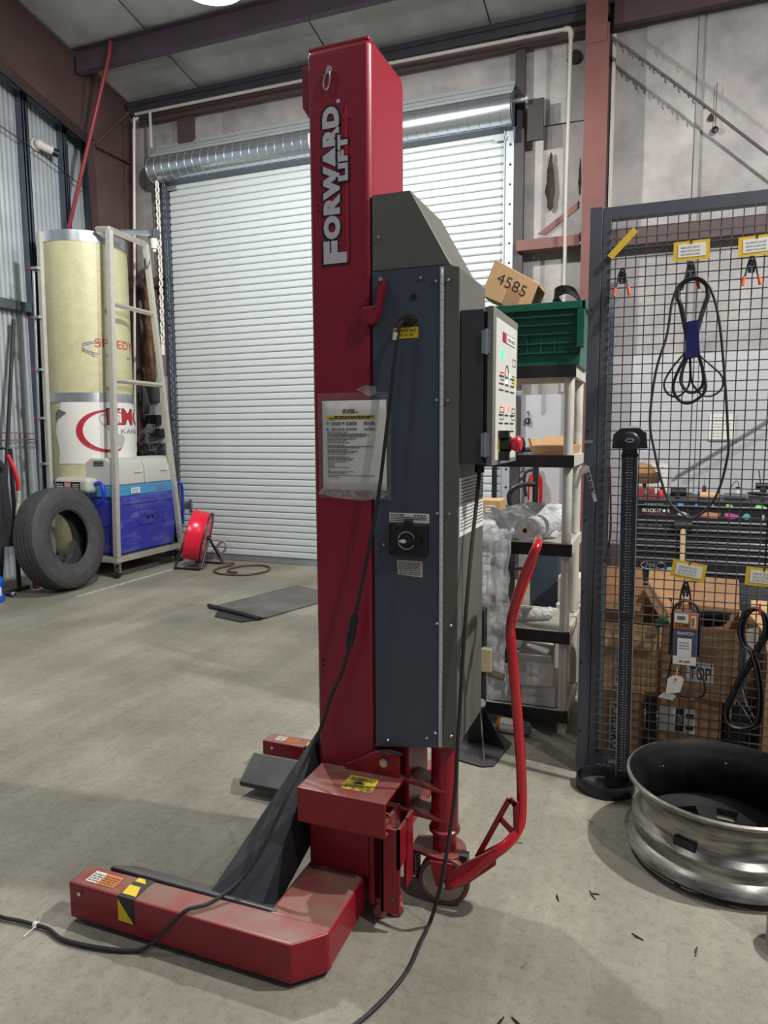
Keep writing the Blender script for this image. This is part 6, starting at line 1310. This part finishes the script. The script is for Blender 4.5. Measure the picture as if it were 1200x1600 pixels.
# behind and below the shelf
t = thing('hand_truck', 'black tubular hand truck standing behind the shelf unit', 'hand truck', (-.8, 4.6, 0))
obj('frame_rail', MB().tube([(-.73, 4.6, .08), (-.73, 4.6, 1.28)], .020, n=10), BLACKM, t, smooth=True); obj('frame_rail', MB().tube([(-1.0, 4.6, .08), (-1.0, 4.6, 1.28)], .018, n=10), BLACKM, t, smooth=True)
obj('handle', MB().tube(catmull([(-.73, 4.58, 1.062), (-.80, 4.56, 1.058), (-.865, 4.54, 1.03), (-.89, 4.54, .975), (-.87, 4.55, .915), (-.80, 4.57, .89), (-.73, 4.58, .885)], 6), .016, n=10), BLACKM, t, smooth=True)
obj('cross_bar', MB().tube([(-1.0, 4.6, .9), (-.73, 4.6, .9)], .014, n=8).tube([(-1.0, 4.6, .5), (-.73, 4.6, .5)], .014, n=8).tube([(-1.0, 4.6, 1.28), (-.73, 4.6, 1.28)], .018, n=8), BLACKM, t, smooth=True)
obj('toe_plate', B(-1.02, -.71, 4.42, 4.6, 0, .012), BLACKM, t)
for x in (-1.06, -.67): obj('wheel', MB().lathe([(0, -.025), (.09, -.025), (.105, -.012), (.105, .012), (.09, .025), (0, .025)], 24, Matrix.Translation((x, 4.68, .106)) @ Matrix.Rotation(PI/2, 4, 'Y')), RUBBER, t, smooth=40)
t = thing('fire_extinguisher', 'red fire extinguisher hanging on the white wall board', 'fire extinguisher', (-1.045, 6.57, .62))
ME = Matrix.Translation((-1.045, 6.575, .62))
obj('cylinder', MB().lathe([(0, 0), (.055, 0), (.068, .02), (.068, .32), (.06, .36), (.03, .395), (.024, .42), (0, .42)], 24, ME), mat('extinguisher_red', (206, 30, 34), .3), t, smooth=40)
obj('extinguisher_label', MB().lathe([(.0686, .10), (.0686, .27)], 12, ME, a0=-2.3, a1=-.9), mat('extinguisher_label', (196, 150, 146), .5), t, smooth=True)
obj('valve', MB().box(-1.065, -1.025, 6.56, 6.59, 1.035, 1.075).box(-1.14, -1.02, 6.565, 6.585, 1.07, 1.085).box(-1.13, -1.03, 6.565, 6.585, 1.10, 1.112), BLACKP, t, bevel=.003); obj('discharge_hose', MB().tube(catmull([(-1.06, 6.56, 1.05), (-1.13, 6.54, 1.02), (-1.14, 6.53, .92), (-1.12, 6.53, .80)], 6), .014, n=8), BLACKP, t, smooth=True)
obj('wall_bracket', B(-1.06, -1.03, 6.60, 6.656, .98, 1.04), STEEL, t)
t = thing('key_hook', 'small black padlock hanging on a hook on the white wall board', 'padlock', (-1.13, 6.64, 1.47))
obj('lock_body', B(-1.152, -1.112, 6.615, 6.640, 1.468, 1.525), BLACKP, t, bevel=.006); obj('hook', MB().tube(catmull([(-1.15, 6.655, 1.575), (-1.125, 6.63, 1.578), (-1.128, 6.628, 1.53)], 4), .004, n=6), BLACKP, t); obj('lock_print', MB().box(-1.146, -1.128, 6.6140, 6.6155, 1.495, 1.499).box(-1.1385, -1.1345, 6.6140, 6.6155, 1.48, 1.512), WHITEP, t)
t = thing('side_bench', 'low dark bench behind the lift holding two brown boxes', 'bench', (-1.0, 4.3, 0))
obj('bench_top', B(-1.25, -.80, 4.12, 4.38, .78, .815), mat('pale_bench_edge', (180, 172, 160), .6), t, bevel=.003)
for x in (-1.23, -.84): obj('bench_leg', B(x, x+.03, 4.14, 4.36, 0, .78), BLACKM, t)
for lb, z0, z1, x0, x1, m in (('lower small brown box on the dark bench', .816, .900, -1.02, -.868, CARDD), ('upper small brown box with white label on the dark bench', .902, .985, -1.02, -.873, CARD)):
    t, M = carton('small_carton', lb, x0, x1, 4.2, 4.37, z0, z1, 0, m)
    if z0 > .9: obj('tape_label', B(-.965, -.905, 4.1985, 4.1998, .925, .955), WHITEP, t); obj('label_print', MB().words((-.96, 4.198, .94), (1, 0, 0), (0, 0, 1), .05, .006), INK, t)
    else: obj('box_print', MB().words((-.98, 4.1985, .86), (1, 0, 0), (0, 0, 1), .09, .010).words((-.97, 4.1985, .84), (1, 0, 0), (0, 0, 1), .06, .010), INK, t)
t = thing('dark_blue_bin', 'dark blue panel sided bin behind the shelf unit', 'bin', (-.56, 3.95, 0))
obj('bin_body', B(-.64, -.485, 3.90, 4.15, 0, .80), mat('dark_blue_panel', (62, 72, 88), .5, var=.15), t, bevel=.008); obj('bin_lid', B(-.65, -.478, 3.89, 4.16, .80, .825), BLACKP, t, bevel=.004)
t = thing('white_jug', 'white plastic jug behind the right post of shelf unit', 'jug', (-.41, 3.82, 0))
obj('jug_body', MB().box(-.470, -.350, 3.75, 3.88, .49, .645), WHITEPL, t, bevel=.02, seg=3); obj('cap', MB().cyl((-.44, 3.81, .645), (-.44, 3.81, .685), .022, n=14), WHITEPL, t); obj('stand_box', B(-.475, -.345, 3.745, 3.885, 0, .488), CARDW, t, bevel=.004)
t = thing('spray_can', 'clear blue bottle with orange label lying on the floor', 'bottle', (-.57, 3.14, 0))
MBt = Matrix.Translation((-.655, 3.155, .035)) @ Vector((.16, -.015, 0)).to_track_quat('Z', 'Y').to_matrix().to_4x4()
obj('bottle_body', MB().lathe([(0, 0), (.03, 0), (.034, .006), (.034, .125), (.028, .148), (.012, .160), (0, .160)], 24, MBt), mat('clear_blue_plastic', (120, 146, 160), .15), t, smooth=40)
obj('bottle_label', MB().lathe([(.0345, .016), (.0345, .098)], 24, MBt), WHITEP, t, smooth=True); obj('orange_band', MB().lathe([(.0347, .002), (.0347, .018)], 24, MBt), ORANGE, t, smooth=True); obj('nozzle', MB().lathe([(0, .160), (.006, .160), (.003, .178), (0, .178)], 10, MBt), WHITEPL, t)
mb = MB()
for k in range(4): mb.words((-.635, 3.121, .024+.008*k), (1, -.09, 0), (0, 0, 1), .075, .004)
obj('label_print', mb, mat('label_blue_ink', (70, 84, 130)), t)
t = thing('steel_stand', 'black steel stand with gusseted base plate behind the lift', 'stand', (-.70, 2.97, 0))
obj('base_plate', MB().prism([(-.80, 2.80, 0), (-.64, 2.765, 0), (-.595, 2.79, 0), (-.565, 3.03, 0), (-.64, 3.12, 0), (-.82, 3.10, 0)], (0, 0, .009)), BLACKM, t, bevel=.002)
obj('upright', B(-.755, -.685, 2.97, 3.04, .009, .62), BLACKM, t, bevel=.004)
obj('gusset', MB().prism([(-.690, 2.965, .009), (-.640, 2.80, .009), (-.700, 2.965, .19)], (.006, .002, 0)), BLACKM, t); obj('gusset', MB().prism([(-.685, 2.985, .009), (-.580, 2.95, .009), (-.685, 2.985, .17)], (.0, .006, 0)), BLACKM, t)
obj('sticker', MB().cyl((-.692, 2.966, .20), (-.692, 2.9705, .20), .020, n=18), WHITEP, t)
obj('cream_bracket', MB().box(-.690, -.640, 2.93, 2.972, .355, .46), mat('cream_paint', (202, 192, 160), .5, var=.15, scale=30), t, bevel=.006); obj('cream_tube', MB().cyl((-.66, 2.96, .345), (-.59, 2.95, .335), .016, n=14), mat('olive_tube', (120, 116, 98), .5), t, smooth=40)
